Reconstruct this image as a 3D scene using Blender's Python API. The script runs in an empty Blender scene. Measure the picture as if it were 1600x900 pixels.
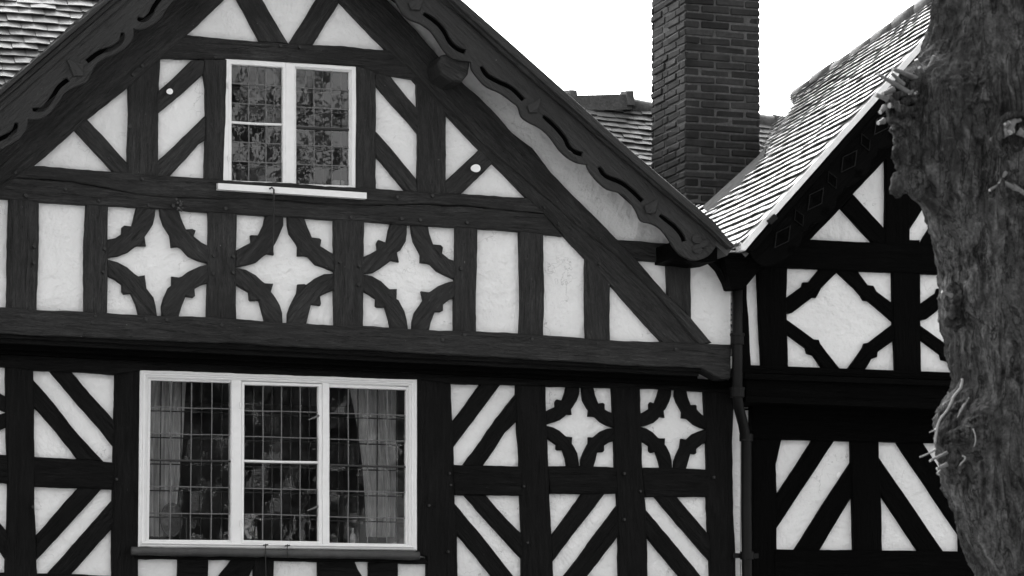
import bpy, bmesh, math, random
from mathutils import Vector, Matrix, noise
from mathutils.geometry import tessellate_polygon
random.seed(7)
R = math.radians
scene = bpy.context.scene
col = scene.collection

# ------------------------------------------------------------------ camera
YAW = R(18.3); FPX = 5034.0; HOR = 1150.0
CAM = Vector((0.0, -21.5, 1.6))
cd = bpy.data.cameras.new("camera"); cam = bpy.data.objects.new("camera", cd); col.objects.link(cam)
cam.location = CAM; cam.rotation_euler = (R(90), 0, -YAW)
cd.sensor_width = 36; cd.lens = 36*FPX/1600; cd.shift_y = (HOR-450)/1600
cd.clip_start = .1; cd.clip_end = 2000
cd.dof.use_dof = True; cd.dof.focus_distance = 22.3; cd.dof.aperture_fstop = 10.0
scene.camera = cam
# ------------------------------------------------------------------ light
SUN_EL, SUN_AZ = 46, 10          # azimuth measured from +Y clockwise; a veiled sun, left of and behind the house
w = bpy.data.worlds.new("World"); scene.world = w; w.use_nodes = True
nt = w.node_tree; nt.nodes.clear()
sky = nt.nodes.new('ShaderNodeTexSky'); sky.sky_type = 'NISHITA'; sky.sun_disc = False
sky.sun_elevation = R(SUN_EL); sky.sun_rotation = R(SUN_AZ)
sky.air_density = 1.0; sky.dust_density = 6.0; sky.ozone_density = 1.0
bw = nt.nodes.new('ShaderNodeRGBToBW'); bg = nt.nodes.new('ShaderNodeBackground'); bg.inputs[1].default_value = .15
wo = nt.nodes.new('ShaderNodeOutputWorld')
nt.links.new(sky.outputs[0], bw.inputs[0]); nt.links.new(bw.outputs[0], bg.inputs[0]); nt.links.new(bg.outputs[0], wo.inputs[0])
sd = bpy.data.lights.new("sun", 'SUN'); sd.energy = .6; sd.angle = R(14); sd.color = (1, 1, 1)
sun = bpy.data.objects.new("sun", sd); col.objects.link(sun)
dirv = Vector((math.sin(R(SUN_AZ))*math.cos(R(SUN_EL)), math.cos(R(SUN_AZ))*math.cos(R(SUN_EL)), math.sin(R(SUN_EL))))
sun.rotation_euler = dirv.to_track_quat('Z', 'Y').to_euler(); sun.location = dirv*30
scene.view_settings.view_transform = 'Standard'; scene.view_settings.look = 'None'
scene.view_settings.exposure = 2.38; scene.view_settings.gamma = 1.0
scene.render.resolution_x = 1024; scene.render.resolution_y = 576

# ------------------------------------------------------------------ measuring: a traced picture point on a wall plane y = const
FW = Vector((math.sin(YAW), math.cos(YAW), 0)); RT = Vector((math.cos(YAW), -math.sin(YAW), 0))
def ray(px, py): return FW*FPX + RT*(px-800) + Vector((0, 0, HOR-py))
def P(px, py, y):
    r = ray(px, py); return CAM + r*((y-CAM.y)/r.y)
def proj(p):
    d = Vector(p)-CAM; z = d.dot(FW); return (800+FPX*d.dot(RT)/z, HOR-FPX*d.z/z)
PX = .0045    # metres per traced pixel on the house front

# ------------------------------------------------------------------ materials (the photograph is monochrome, so every colour is a grey)
def mat(name, build):
    m = bpy.data.materials.new(name); m.use_nodes = True
    n = m.node_tree; n.nodes.clear()
    out = n.nodes.new('ShaderNodeOutputMaterial'); b = n.nodes.new('ShaderNodeBsdfPrincipled')
    n.links.new(b.outputs[0], out.inputs[0]); build(n, b); return m
def g(v): return (v, v, v, 1)
def coords(n, scale=(1, 1, 1), rnd=True, kind='Object'):
    tc = n.nodes.new('ShaderNodeTexCoord'); mp = n.nodes.new('ShaderNodeMapping'); mp.inputs['Scale'].default_value = scale
    n.links.new(tc.outputs[kind], mp.inputs[0])
    if rnd:
        oi = n.nodes.new('ShaderNodeObjectInfo'); mu = n.nodes.new('ShaderNodeMath'); mu.operation = 'MULTIPLY'; mu.inputs[1].default_value = 37
        n.links.new(oi.outputs['Random'], mu.inputs[0]); n.links.new(mu.outputs[0], mp.inputs['Location'])
    return mp.outputs[0]
def noi(n, vec, scale, detail=5, rough=.6, dist=0):
    t = n.nodes.new('ShaderNodeTexNoise'); t.inputs['Scale'].default_value = scale; t.inputs['Detail'].default_value = detail
    t.inputs['Roughness'].default_value = rough; t.inputs['Distortion'].default_value = dist
    n.links.new(vec, t.inputs['Vector']); return t.outputs['Fac']
def ramp(n, fac, stops):
    r = n.nodes.new('ShaderNodeValToRGB'); e = r.color_ramp.elements
    while len(e) < len(stops): e.new(.5)
    for k, (p, v) in enumerate(stops): e[k].position = p; e[k].color = g(v)
    n.links.new(fac, r.inputs[0]); return r.outputs[0]
def mixc(n, fac, a, b, mode='MIX'):
    m = n.nodes.new('ShaderNodeMix'); m.data_type = 'RGBA'; m.blend_type = mode
    if isinstance(fac, (int, float)): m.inputs[0].default_value = fac
    else: n.links.new(fac, m.inputs[0])
    for s, v in ((6, a), (7, b)):
        if isinstance(v, (int, float)): m.inputs[s].default_value = g(v)
        else: n.links.new(v, m.inputs[s])
    return m.outputs[2]
def bump(n, b, h, strength=.5, dist=.01, prev=None):
    bp = n.nodes.new('ShaderNodeBump'); bp.inputs['Strength'].default_value = strength; bp.inputs['Distance'].default_value = dist
    n.links.new(h, bp.inputs['Height'])
    if prev: n.links.new(prev, bp.inputs['Normal'])
    n.links.new(bp.outputs[0], b.inputs['Normal']); return bp.outputs[0]

def timber_mat(name, lo, hi, rough=.6, spec=.3):
    def f(n, b):
        v = coords(n, (1, 9, 9)); v2 = coords(n, (1, 1, 1))
        gr = noi(n, v, 5, 8, .65, .6); fine = noi(n, v, 26, 4, .7)
        big = noi(n, v2, 2.2, 4, .6)
        c = ramp(n, gr, [(.3, lo), (.7, hi)])
        c = mixc(n, ramp(n, fine, [(.42, .55), (.6, 0)]), c, lo*.6)
        c = mixc(n, ramp(n, big, [(.35, 0), (.7, .6)]), c, lo*.8)
        chips = ramp(n, noi(n, v2, 42, 3, .6), [(.72, 0), (.76, 1)])
        c = mixc(n, chips, c, hi*2.2)
        # drying cracks along the grain
        cr = ramp(n, noi(n, coords(n, (.45, 14, 14)), 3, 2, .5, .8), [(.490, 0), (.5, 1), (.510, 0)])
        c = mixc(n, cr, c, lo*.3)
        n.links.new(c, b.inputs['Base Color'])
        n.links.new(ramp(n, gr, [(.2, rough-.12), (.8, rough+.15)]), b.inputs['Roughness'])
        b.inputs['Specular IOR Level'].default_value = spec
        p = bump(n, b, gr, 1, .022); p = bump(n, b, fine, .8, .006, p)
        inv = n.nodes.new('ShaderNodeMath'); inv.operation = 'SUBTRACT'; inv.inputs[0].default_value = 1; n.links.new(cr, inv.inputs[1])
        bump(n, b, inv.outputs[0], .6, .006, p)
    return mat(name, f)
M = {}
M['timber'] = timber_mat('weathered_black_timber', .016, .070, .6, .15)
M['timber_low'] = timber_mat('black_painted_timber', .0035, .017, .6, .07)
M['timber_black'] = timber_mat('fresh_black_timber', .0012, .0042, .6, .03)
M['board'] = timber_mat('painted_bargeboard', .030, .050, .5, .2)

def plaster(name, base):
    def f(n, b):
        v = coords(n, (1, 1, 1), False)
        big = noi(n, v, 1.3, 5, .6, .4); mid = noi(n, v, 9, 6, .65); fine = noi(n, v, 60, 4, .7)
        c = ramp(n, big, [(.25, base*.90), (.5, base*.98), (.75, base*1.03)])
        c = mixc(n, ramp(n, mid, [(.35, .28), (.6, 0)]), c, base*.86)
        st = noi(n, coords(n, (7, 7, .7), False), 2.5, 5, .6)
        c = mixc(n, ramp(n, st, [(.55, 0), (.8, .3)]), c, base*.72)
        sp = ramp(n, noi(n, v, 70, 2, .5), [(.76, 0), (.79, .7)])
        c = mixc(n, sp, c, base*.55)
        wv = n.nodes.new('ShaderNodeVectorMath'); wv.operation = 'ADD'
        tn = n.nodes.new('ShaderNodeTexNoise'); tn.inputs['Scale'].default_value = 4; tn.inputs['Detail'].default_value = 5
        n.links.new(v, tn.inputs['Vector']); n.links.new(tn.outputs['Color'], wv.inputs[0]); n.links.new(v, wv.inputs[1])
        vo = n.nodes.new('ShaderNodeTexVoronoi'); vo.feature = 'DISTANCE_TO_EDGE'; vo.inputs['Scale'].default_value = 2.1
        n.links.new(wv.outputs[0], vo.inputs['Vector'])
        line = ramp(n, vo.outputs['Distance'], [(.0, 1), (.009, 0)])
        mask = ramp(n, noi(n, v, 1.9, 3, .6), [(.52, 0), (.60, .8)])
        cm = n.nodes.new('ShaderNodeMath'); cm.operation = 'MULTIPLY'; n.links.new(line, cm.inputs[0]); n.links.new(mask, cm.inputs[1])
        c = mixc(n, cm.outputs[0], c, base*.5)
        n.links.new(c, b.inputs['Base Color']); b.inputs['Roughness'].default_value = .85
        b.inputs['Specular IOR Level'].default_value = .2
        p = bump(n, b, big, .8, .14); p = bump(n, b, noi(n, coords(n, (.5, .5, 2), False), 7, 5, .6, .6), .8, .025, p); p = bump(n, b, mid, .8, .02, p); bump(n, b, fine, .3, .003, p)
    return mat(name, f)
M['plaster'] = plaster('limewashed_plaster', .76)
M['plaster2'] = plaster('smooth_plaster', .76)

def simple(name, base, rough=.6, var=.2, scale=12, bs=.3, bd=.004, metal=0, spec=.4, stretch=(1, 1, 1)):
    def f(n, b):
        v = coords(n, stretch); h = noi(n, v, scale, 6, .65); h2 = noi(n, v, scale*.17, 4, .6)
        c = ramp(n, h, [(.25, base*(1-var)), (.75, base*(1+var))])
        c = mixc(n, ramp(n, h2, [(.35, 0), (.75, .6)]), c, base*(1-var*1.6))
        n.links.new(c, b.inputs['Base Color']); b.inputs['Roughness'].default_value = rough
        b.inputs['Metallic'].default_value = metal; b.inputs['Specular IOR Level'].default_value = spec
        bump(n, b, h, bs, bd)
    return mat(name, f)
M['white'] = simple('white_gloss_paint', .74, .4, .07, 14, .3, .004)
M['came'] = simple('lead_came', .13, .5, .3, 60)
M['bar'] = simple('dark_saddle_bar', .02, .5)
M['lead'] = simple('dull_lead_sheet', .05, .55, .35, 16, .5, .01)
M['leadpale'] = simple('pale_lead_valley', .30, .55, .35, 16, .5, .01)
M['valley'] = simple('weathered_valley_lead', .045, .95, .4, 14, .5, .01, 0, .04)
M['iron'] = simple('black_painted_iron', .012, .45, .4, 20, .3, .003)
M['ironpipe'] = simple('downpipe_iron', .0055, .5, .3, 20, .3, .003, 0, .15)
M['peg'] = simple('oak_peg', .02, .6, .5, 60)
M['mortar'] = simple('lime_mortar', .085, .95, .5, 26, .6, .006)
M['mortarpale'] = simple('white_verge_mortar_and_glint', .78, .9, .12, 40, .6, .008)  # verge mortar; its white also paints the glints on the valley scraps
M['ridge'] = simple('lichened_ridge_tile', .085, .85, .5, 45, .8, .008)
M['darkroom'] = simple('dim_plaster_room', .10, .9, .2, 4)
M['room_wood'] = simple('dark_polished_wood', .05, .5, .3, 8)
M['curtain'] = simple('woven_curtain', .62, .95, .45, 22, .3, .003, 0, .1, (6, 6, .4))
M['china'] = simple('glazed_china', .55, .25, .2, 30)
M['glaze_dark'] = simple('painted_china', .10, .25, .5, 40)
M['twig'] = simple('pruned_twig_wood', .15, .8, .4, 50, .6, .004)
M['cutwood'] = simple('cut_end_grain', .38, .8, .2, 60)
M['petal'] = simple('white_petal', .85, .6, .03, 30)
M['asphalt'] = simple('worn_asphalt', .05, .9, .3, 60, .6, .01)
M['paving'] = simple('stone_paving', .22, .85, .25, 6, .4, .01)
M['kerb'] = simple('granite_kerb', .3, .8, .25, 30, .4, .01)
M['grass'] = simple('grass_earth', .06, .95, .4, 8, .8, .05)
M['darkbranch'] = simple('wet_branch_bark', .03, .85, .4, 12, .6, .02)

def tile_mat(name, lo, hi, rough=.55, spec=.5):
    def f(n, b):
        at = n.nodes.new('ShaderNodeAttribute'); at.attribute_name = 'tone'
        v = coords(n, (1, 1, 1), False); h = noi(n, v, 30, 6, .7); h2 = noi(n, v, 3, 4, .6)
        c = ramp(n, at.outputs['Fac'], [(0, lo), (1, hi)])
        c = mixc(n, ramp(n, h, [(.35, .5), (.65, 0)]), c, lo*.6)
        c = mixc(n, ramp(n, h2, [(.5, 0), (.8, .5)]), c, hi*1.25)
        n.links.new(c, b.inputs['Base Color']); b.inputs['Roughness'].default_value = rough; b.inputs['Specular IOR Level'].default_value = spec
        bump(n, b, h, .6, .006)
    return mat(name, f)
M['tile'] = tile_mat('clay_roof_tile', .028, .115)
M['tile_right'] = tile_mat('sky_pale_roof_tile', .13, .38, .55, .5)  # pale base colour carries the sky reflected off this slope
M['brick'] = tile_mat('sooty_brick', .012, .048, .85, .2)
M['brickside'] = M['brick']

def bark(n, b):
    v = coords(n, (1, 1, .28), False); v1 = coords(n, (1, 1, 1), False)
    h = noi(n, v, 16, 10, .7, 1.2); m_ = noi(n, v1, 5, 6, .65, .5); f_ = noi(n, v1, 90, 5, .7)
    c = ramp(n, h, [(.38, .022), (.5, .10), (.62, .24)])
    c = mixc(n, ramp(n, m_, [(.45, 0), (.65, .7)]), c, .13)
    c = mixc(n, ramp(n, f_, [(.45, 0), (.7, .7)]), c, .006)
    c = mixc(n, ramp(n, noi(n, coords(n, (1, 1, .5), False), 2.6, 5, .6, 1.0), [(.42, .75), (.54, 0)]), c, .020)
    blot = noi(n, coords(n, (1, 1, .3), False), 15, 8, .7, .6); c = mixc(n, ramp(n, blot, [(.5, 0), (.64, .6)]), c, .012)
    fis = noi(n, coords(n, (1, 1, .13), False), 11, 4, .55, 1.5); c = mixc(n, ramp(n, fis, [(.47, 0), (.495, .9), (.52, 0)]), c, .004)
    c = mixc(n, ramp(n, noi(n, v1, 34, 5, .7), [(.6, 0), (.7, .5)]), c, .2)
    n.links.new(c, b.inputs['Base Color']); b.inputs['Roughness'].default_value = .9; b.inputs['Specular IOR Level'].default_value = .15
    p = bump(n, b, h, 1.0, .05); p = bump(n, b, m_, .8, .05, p); p = bump(n, b, blot, .8, .02, p); bump(n, b, f_, .8, .008, p)
M['bark'] = mat('rough_bark', bark)

def brickwall(n, b):
    v = coords(n, (1, 1, 1), False); sep = n.nodes.new('ShaderNodeSeparateXYZ'); cmb = n.nodes.new('ShaderNodeCombineXYZ')
    n.links.new(v, sep.inputs[0]); n.links.new(sep.outputs[0], cmb.inputs[0]); n.links.new(sep.outputs[2], cmb.inputs[1])
    t = n.nodes.new('ShaderNodeTexBrick'); t.inputs['Scale'].default_value = 1; t.inputs['Brick Width'].default_value = .45; t.inputs['Row Height'].default_value = .15
    t.inputs['Mortar Size'].default_value = .016; t.inputs['Color1'].default_value = g(.16); t.inputs['Color2'].default_value = g(.08); t.inputs['Mortar'].default_value = g(.3)
    n.links.new(cmb.outputs[0], t.inputs['Vector']); n.links.new(t.outputs[0], b.inputs['Base Color']); b.inputs['Roughness'].default_value = .9
M['brickwall'] = mat('brick_wall', brickwall)

def glass():
    m = bpy.data.materials.new('old_window_glass'); m.use_nodes = True; n = m.node_tree; n.nodes.clear()
    out = n.nodes.new('ShaderNodeOutputMaterial'); tr = n.nodes.new('ShaderNodeBsdfTransparent'); gl = n.nodes.new('ShaderNodeBsdfGlossy')
    gl.inputs['Roughness'].default_value = .015; tr.inputs[0].default_value = g(.85)
    fr = n.nodes.new('ShaderNodeFresnel'); fr.inputs['IOR'].default_value = 1.75
    mx = n.nodes.new('ShaderNodeMixShader'); n.links.new(fr.outputs[0], mx.inputs[0]); n.links.new(tr.outputs[0], mx.inputs[1]); n.links.new(gl.outputs[0], mx.inputs[2])
    h = noi(n, coords(n, (1, 1, 1)), 6, 3, .5); bp = n.nodes.new('ShaderNodeBump'); bp.inputs['Strength'].default_value = .045; bp.inputs['Distance'].default_value = .01
    n.links.new(h, bp.inputs['Height']); n.links.new(bp.outputs[0], gl.inputs['Normal']); n.links.new(bp.outputs[0], fr.inputs['Normal'])
    n.links.new(mx.outputs[0], out.inputs[0]); return m
M['glass'] = glass()

# ------------------------------------------------------------------ object helpers
def tag(o, label=None, cat=None, group=None, kind=None):
    if label: o['label'] = label
    if cat: o['category'] = cat
    if group: o['group'] = group
    if kind: o['kind'] = kind
    return o
def empty(name, loc=(0, 0, 0)):
    o = bpy.data.objects.new(name, None); o.location = loc; col.objects.link(o); return o
def link(name, me, m, parent=None, mw=None):
    if m: me.materials.append(m)
    o = bpy.data.objects.new(name, me); col.objects.link(o)
    if mw is None: mw = Matrix.Identity(4)
    if parent:
        o.parent = parent; o.matrix_parent_inverse = Matrix.Identity(4)
        o.matrix_basis = WM(parent).inverted() @ mw
    else: o.matrix_basis = mw
    return o
def WM(o):
    m = o.matrix_basis.copy()
    while o.parent: o = o.parent; m = o.matrix_basis @ m
    return m
class MB:
    """collects faces; .tones gives one number per face"""
    def __init__(s): s.v = []; s.f = []; s.t = []; s.sm = False
    def box(s, c, size, rot=None, tone=0, jit=0):
        b = len(s.v); hx, hy, hz = [k/2 for k in size]
        for x in (-hx, hx):
            for y in (-hy, hy):
                for z in (-hz, hz):
                    p = Vector((x, y, z))
                    if jit: p += Vector([random.uniform(-jit, jit) for _ in range(3)])
                    if rot: p = rot @ p
                    s.v.append(Vector(c)+p)
        for f in ((0, 1, 3, 2), (4, 6, 7, 5), (0, 4, 5, 1), (2, 3, 7, 6), (0, 2, 6, 4), (1, 5, 7, 3)): s.f.append([b+i for i in f]); s.t.append(tone)
    def hexa(s, pts, tone=0):      # 8 points: 4 of one side, then the matching 4 of the other
        b = len(s.v); s.v += [Vector(p) for p in pts]
        for f in ((0, 1, 2, 3), (7, 6, 5, 4), (0, 4, 5, 1), (1, 5, 6, 2), (2, 6, 7, 3), (3, 7, 4, 0)): s.f.append([b+i for i in f]); s.t.append(tone)
    def tube(s, pts, rad, n=10, cap=True, tone=0):
        pts = [Vector(p) for p in pts]
        if not isinstance(rad, (list, tuple)): rad = [rad]*len(pts)
        b = len(s.v); up = Vector((0, 0, 1)); prev = None
        for i, p in enumerate(pts):
            d = (pts[min(i+1, len(pts)-1)]-pts[max(i-1, 0)]).normalized()
            if prev is None:
                a = d.cross(up)
                if a.length < .1: a = d.cross(Vector((1, 0, 0)))
            else: a = prev - d*prev.dot(d)
            a.normalize(); prev = a; c = d.cross(a)
            for k in range(n):
                t = 2*math.pi*k/n; s.v.append(p+(a*math.cos(t)+c*math.sin(t))*rad[i])
        for i in range(len(pts)-1):
            for k in range(n):
                s.f.append([b+i*n+k, b+i*n+(k+1) % n, b+(i+1)*n+(k+1) % n, b+(i+1)*n+k]); s.t.append(tone)
        if cap:
            s.f.append([b+k for k in range(n)][::-1]); s.t.append(tone)
            e = b+(len(pts)-1)*n; s.f.append([e+k for k in range(n)]); s.t.append(tone)
    def lathe(s, c, prof, n=20):
        b = len(s.v)
        for r, z in prof:
            for k in range(n):
                t = 2*math.pi*k/n; s.v.append(Vector(c)+Vector((r*math.cos(t), r*math.sin(t), z)))
        for i in range(len(prof)-1):
            for k in range(n): s.f.append([b+i*n+k, b+i*n+(k+1) % n, b+(i+1)*n+(k+1) % n, b+(i+1)*n+k]); s.t.append(0)
        s.f.append([b+k for k in range(n)][::-1]); s.t.append(0); e = b+(len(prof)-1)*n; s.f.append([e+k for k in range(n)]); s.t.append(0)
    def build(s, name, m, parent=None, smooth=False, origin=None):
        if not s.v: return None
        if origin is None:
            origin = Vector((sum(p[0] for p in s.v), sum(p[1] for p in s.v), sum(p[2] for p in s.v)))/len(s.v)
        origin = Vector(origin)
        me = bpy.data.meshes.new(name); me.from_pydata([tuple(Vector(p)-origin) for p in s.v], [], s.f)
        bm = bmesh.new(); bm.from_mesh(me); bm.faces.ensure_lookup_table()
        bmesh.ops.recalc_face_normals(bm, faces=bm.faces[:]); bm.to_mesh(me); bm.free()
        if any(s.t):
            a = me.attributes.new('tone', 'FLOAT', 'FACE')
            for i, t in enumerate(s.t): a.data[i].value = t
        if smooth:
            for p in me.polygons: p.use_smooth = True
        return link(name, me, m, parent, Matrix.Translation(origin))

def area(pts): return .5*sum(pts[i][0]*pts[(i+1) % len(pts)][1]-pts[(i+1) % len(pts)][0]*pts[i][1] for i in range(len(pts)))
def inset(pts, d):
    n = len(pts); out = []
    for i in range(n):
        a = Vector(pts[i-1]); b = Vector(pts[i]); c = Vector(pts[(i+1) % n])
        e1 = (b-a); e2 = (c-b)
        if e1.length < 1e-7 or e2.length < 1e-7: out.append(b.copy()); continue
        e1.normalize(); e2.normalize()
        n1 = Vector((-e1.y, e1.x)); n2 = Vector((-e2.y, e2.x)); m = n1+n2
        if m.length < .2: out.append(b+n1*d); continue
        m.normalize(); k = max(.45, m.dot(n1)); out.append(b+m*(d/k))
    return out
def rough_outline(pts, step, amp, seed):
    out = []; n = len(pts)
    for i in range(n):
        a = Vector(pts[i]); b = Vector(pts[(i+1) % n]); L = (b-a).length; k = max(1, int(L/step))
        for j in range(k):
            p = a.lerp(b, j/k); out.append(p)
    res = []
    for p in out:
        q = Vector((p.x*3.1, p.y*3.1, seed*7.3)); q2 = Vector((p.x*17, p.y*17, seed*3.1))
        res.append(p+Vector((noise.noise(q)*amp*1.7+noise.noise(q2)*amp*.8, noise.noise(q+Vector((9, 5, 2)))*amp*1.7+noise.noise(q2+Vector((4, 7, 1)))*amp*.8)))
    return res
CNT = [0]
def prism(name, poly, y, thick, m, parent, holes=(), bev=.006, wob=.004, step=.035, grain=None, back=True, label=None, px=True):
    """a traced outline standing on its own plane y with real thickness; local X follows the grain"""
    CNT[0] += 1; seed = CNT[0]
    w3 = [P(a, b, y) for a, b in poly] if px else [Vector((a, y, b)) for a, b in poly]
    loops = [w3]+[[P(a, b, y) for a, b in h] if px else [Vector((a, y, b)) for a, b in h] for h in holes]
    c = sum(w3, Vector())/len(w3)
    if grain is None:
        sxx = sum((p.x-c.x)**2 for p in w3); szz = sum((p.z-c.z)**2 for p in w3); sxz = sum((p.x-c.x)*(p.z-c.z) for p in w3)
        th = .5*math.atan2(2*sxz, sxx-szz)
    else: th = grain
    ex = Vector((math.cos(th), 0, math.sin(th))); ez = Vector((0, -1, 0)); ey = ez.cross(ex)
    mw = Matrix((( ex.x, ey.x, ez.x, c.x), (ex.y, ey.y, ez.y, c.y), (ex.z, ey.z, ez.z, c.z), (0, 0, 0, 1)))
    inv = mw.inverted(); L2 = []
    for k, lp in enumerate(loops):
        q = [(inv @ p).to_2d() for p in lp]
        if (area(q) < 0) != (k > 0): q = q[::-1]
        if wob: q = rough_outline(q, step, wob if k == 0 else wob*.5, seed)
        L2.append(q)
    vs = []; fs = []; fl = []; 
    for q in L2:
        n = len(q); b = len(vs); ins = inset(q, bev)
        vs += [(p.x, p.y, -thick) for p in q]; vs += [(p.x, p.y, -bev) for p in q]; vs += [(p.x, p.y, 0) for p in ins]
        for i in range(n):
            j = (i+1) % n
            fs.append((b+i, b+j, b+n+j, b+n+i)); fs.append((b+n+i, b+n+j, b+2*n+j, b+2*n+i))
        fl.append((b, n))
    idx = [b+2*n+i for b, n in fl for i in range(n)]; bidx = [b+i for b, n in fl for i in range(n)]
    tris = tessellate_polygon([[Vector(vs[b+2*n+i]) for i in range(n)] for b, n in fl])
    for t in tris:
        a, b_, c_ = [Vector(vs[idx[k]]) for k in t]
        t2 = t if (b_-a).cross(c_-a).z > 0 else t[::-1]
        fs.append(tuple(idx[k] for k in t2))
        if back: fs.append(tuple(bidx[k] for k in t2[::-1]))
    me = bpy.data.meshes.new(name); me.from_pydata(vs, [], fs)
    o = link(name, me, m, parent, mw)
    if label: o['label'] = label
    return o
ORD = [0]
def timber(kind, poly, wall, parent, m, lift=.0, thick=.10, wob=.0045, **k):
    ORD[0] += 1
    base = {'post': .040, 'beam': .047, 'brace': .033, 'rafter': .055}[kind]
    nm = {'post': 'timber_post', 'beam': 'timber_beam', 'brace': 'timber_brace', 'rafter': 'timber_rafter'}[kind]
    y = wall-base-lift-(ORD[0] % 9)*.0006
    return prism(nm, poly, y, thick, m, parent, wob=wob, bev=.007, **k)

# ================================================================== GROUND
def sheet(name, x0, x1, y0, y1, z, m, kind='structure'):
    mb = MB(); mb.v = [Vector((x0, y0, z)), Vector((x1, y0, z)), Vector((x1, y1, z)), Vector((x0, y1, z))]; mb.f = [[0, 1, 2, 3]]; mb.t = [0]
    return tag(mb.build(name, m), kind=kind)
sheet('ground', -600, 600, -600, 600, 0, M['grass'])
sheet('road', -200, 200, -19.5, -12.5, .008, M['asphalt'])
mb = MB(); mb.box((0, -6.95, .06), (120, 11, .12)); mb.box((0, -23.2, .06), (120, 7.2, .12)); tag(mb.build('pavement', M['paving']), kind='structure')
mb = MB(); mb.box((0, -12.53, .065), (120, .15, .14)); mb.box((0, -19.53, .065), (120, .15, .14)); tag(mb.build('kerb', M['kerb']), kind='structure')

# ================================================================== LEFT HOUSE
WU, WL = 0.0, 0.22                   # upper wall stands forward of the lower one on its jetty
H1 = empty('timber_framed_house', (P(450, 600, 0).x, 0, 0))
tag(H1, 'large black and white timbered house with carved bargeboards, star panels and two leaded windows', 'house')
T, TL, TB = M['timber'], M['timber_low'], M['timber_black']

# ---- windows first: their openings pierce the walls
UW = [(352, 91), (557, 104), (556, 298), (348, 290)]
LW = [(219, 577), (652, 592), (652, 860), (216, 855)]
def hole(q, k=3): 
    cx = sum(p[0] for p in q)/4; cy = sum(p[1] for p in q)/4
    return [(p[0]+(k if p[0] < cx else -k), p[1]+(k if p[1] < cy else -k)) for p in q]
prism('plaster_wall', [(-300, 455), (-300, 495), (1141, 558), (1142, 405), (1112, 385), (428, -196)], WU, .14, M['plaster'], H1, holes=[hole(UW)], wob=0, bev=.001)
prism('plaster_wall', [(-300, 535), (-300, 925), (1156, 925), (1157, 590)], WL, .14, M['plaster'], H1, holes=[hole(LW)], wob=0, bev=.001)
# ground storey below the picture
gx0, gx1 = P(-300, 900, WL).x, P(1156, 900, WL).x
zt = P(300, 925, WL).z
prism('plaster_wall', [(gx0, .45), (gx1, .45), (gx1, zt-.02), (gx0, zt-.02)], WL+.004, .14, M['plaster'], H1, wob=0, bev=.001, px=False)
prism('brick_plinth', [(gx0-.02, 0), (gx1, 0), (gx1, .45), (gx0-.02, .45)], WL-.06, .25, M['brickwall'], H1, wob=0, bev=.004, px=False)
for k in range(12):
    x = gx0+.15+k*(gx1-gx0-.3)/11
    prism('timber_post', [(x-.09, .45), (x+.09, .45), (x+.09, zt), (x-.09, zt)], WL-.04, .1, TL, H1, px=False)
# side walls and back of the house body
bx0, bx1 = P(-300, 500, 0).x, P(1141, 500, 0).x
mb = MB()
mb.box((bx0+.07, 4.2, 2.5), (.14, 7.7, 5.0)); mb.box((bx1-.07, 4.2, 2.5), (.14, 7.6, 4.6)); mb.box(((bx0+bx1)/2, 8.0, 2.5), (bx1-bx0, .14, 5.0))
mb.build('side_wall', M['plaster'], H1)

# ---- upper gable framing
U = WU
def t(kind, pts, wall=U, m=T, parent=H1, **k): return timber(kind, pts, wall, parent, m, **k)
t('brace', [(303, -120), (338, -120), (410, 0), (427, 30), (451, 69), (406, 64), (371, 0)])
t('brace', [(532, -60), (570, -60), (531, 2), (522, 18), (510, 35), (489, 71), (451, 69), (494, 0)])
t('beam', [(270, 51), (294, 54), (352, 60), (452, 68), (530, 73), (610, 78), (655, 124), (607, 117), (556, 103), (500, 99), (355, 91), (250, 92), (225, 95)])
t('post', [(201, 120), (250, 88), (248, 180), (247, 277), (200, 275)])
t('post', [(319, 92), (355, 92), (352, 200), (349, 293), (319, 283), (321, 175), (321, 137), (317, 115)])
t('brace', [(246, 143), (299, 94), (322, 94), (319, 115), (247, 178)])
t('brace', [(245, 253), (276, 225), (323, 179), (322, 218), (311, 225), (264, 277), (245, 277)])
t('brace', [(118, 190), (136, 186), (200, 254), (202, 274), (180, 271), (116, 203)])
t('post', [(556, 100), (588, 108), (588, 300), (556, 298)])
t('brace', [(585, 106), (606, 115), (652, 171), (655, 211), (585, 131)])
t('brace', [(585, 203), (605, 225), (651, 279), (655, 302), (635, 300), (585, 241)])
t('post', [(652, 118), (697, 172), (697, 240), (698, 305), (653, 302)])
t('brace', [(695, 284), (749, 234), (770, 238), (772, 254), (718, 305), (696, 304)])
# tie beam in two pieces, split along its long shake
t('beam', [(-300, 240), (-80, 250), (54, 259), (180, 269), (264, 274), (319, 279), (400, 284), (555, 293), (635, 298), (717, 303), (826, 309), (850, 333), (800, 328), (720, 321), (650, 319), (575, 320), (480, 316), (400, 309), (340, 310), (270, 309), (200, 300), (150, 290), (105, 282), (26, 277), (-80, 270), (-300, 262)], lift=.006, wob=.006)
t('beam', [(-300, 263), (-80, 271), (26, 278), (105, 283), (150, 291), (200, 301), (270, 310), (340, 311), (400, 310), (480, 317), (575, 321), (650, 320), (720, 322), (800, 329), (850, 334), (880, 368), (850, 365), (800, 360), (712, 355), (610, 349), (522, 343), (400, 336), (282, 329), (170, 321), (62, 315), (0, 311), (-300, 295)])
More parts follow.
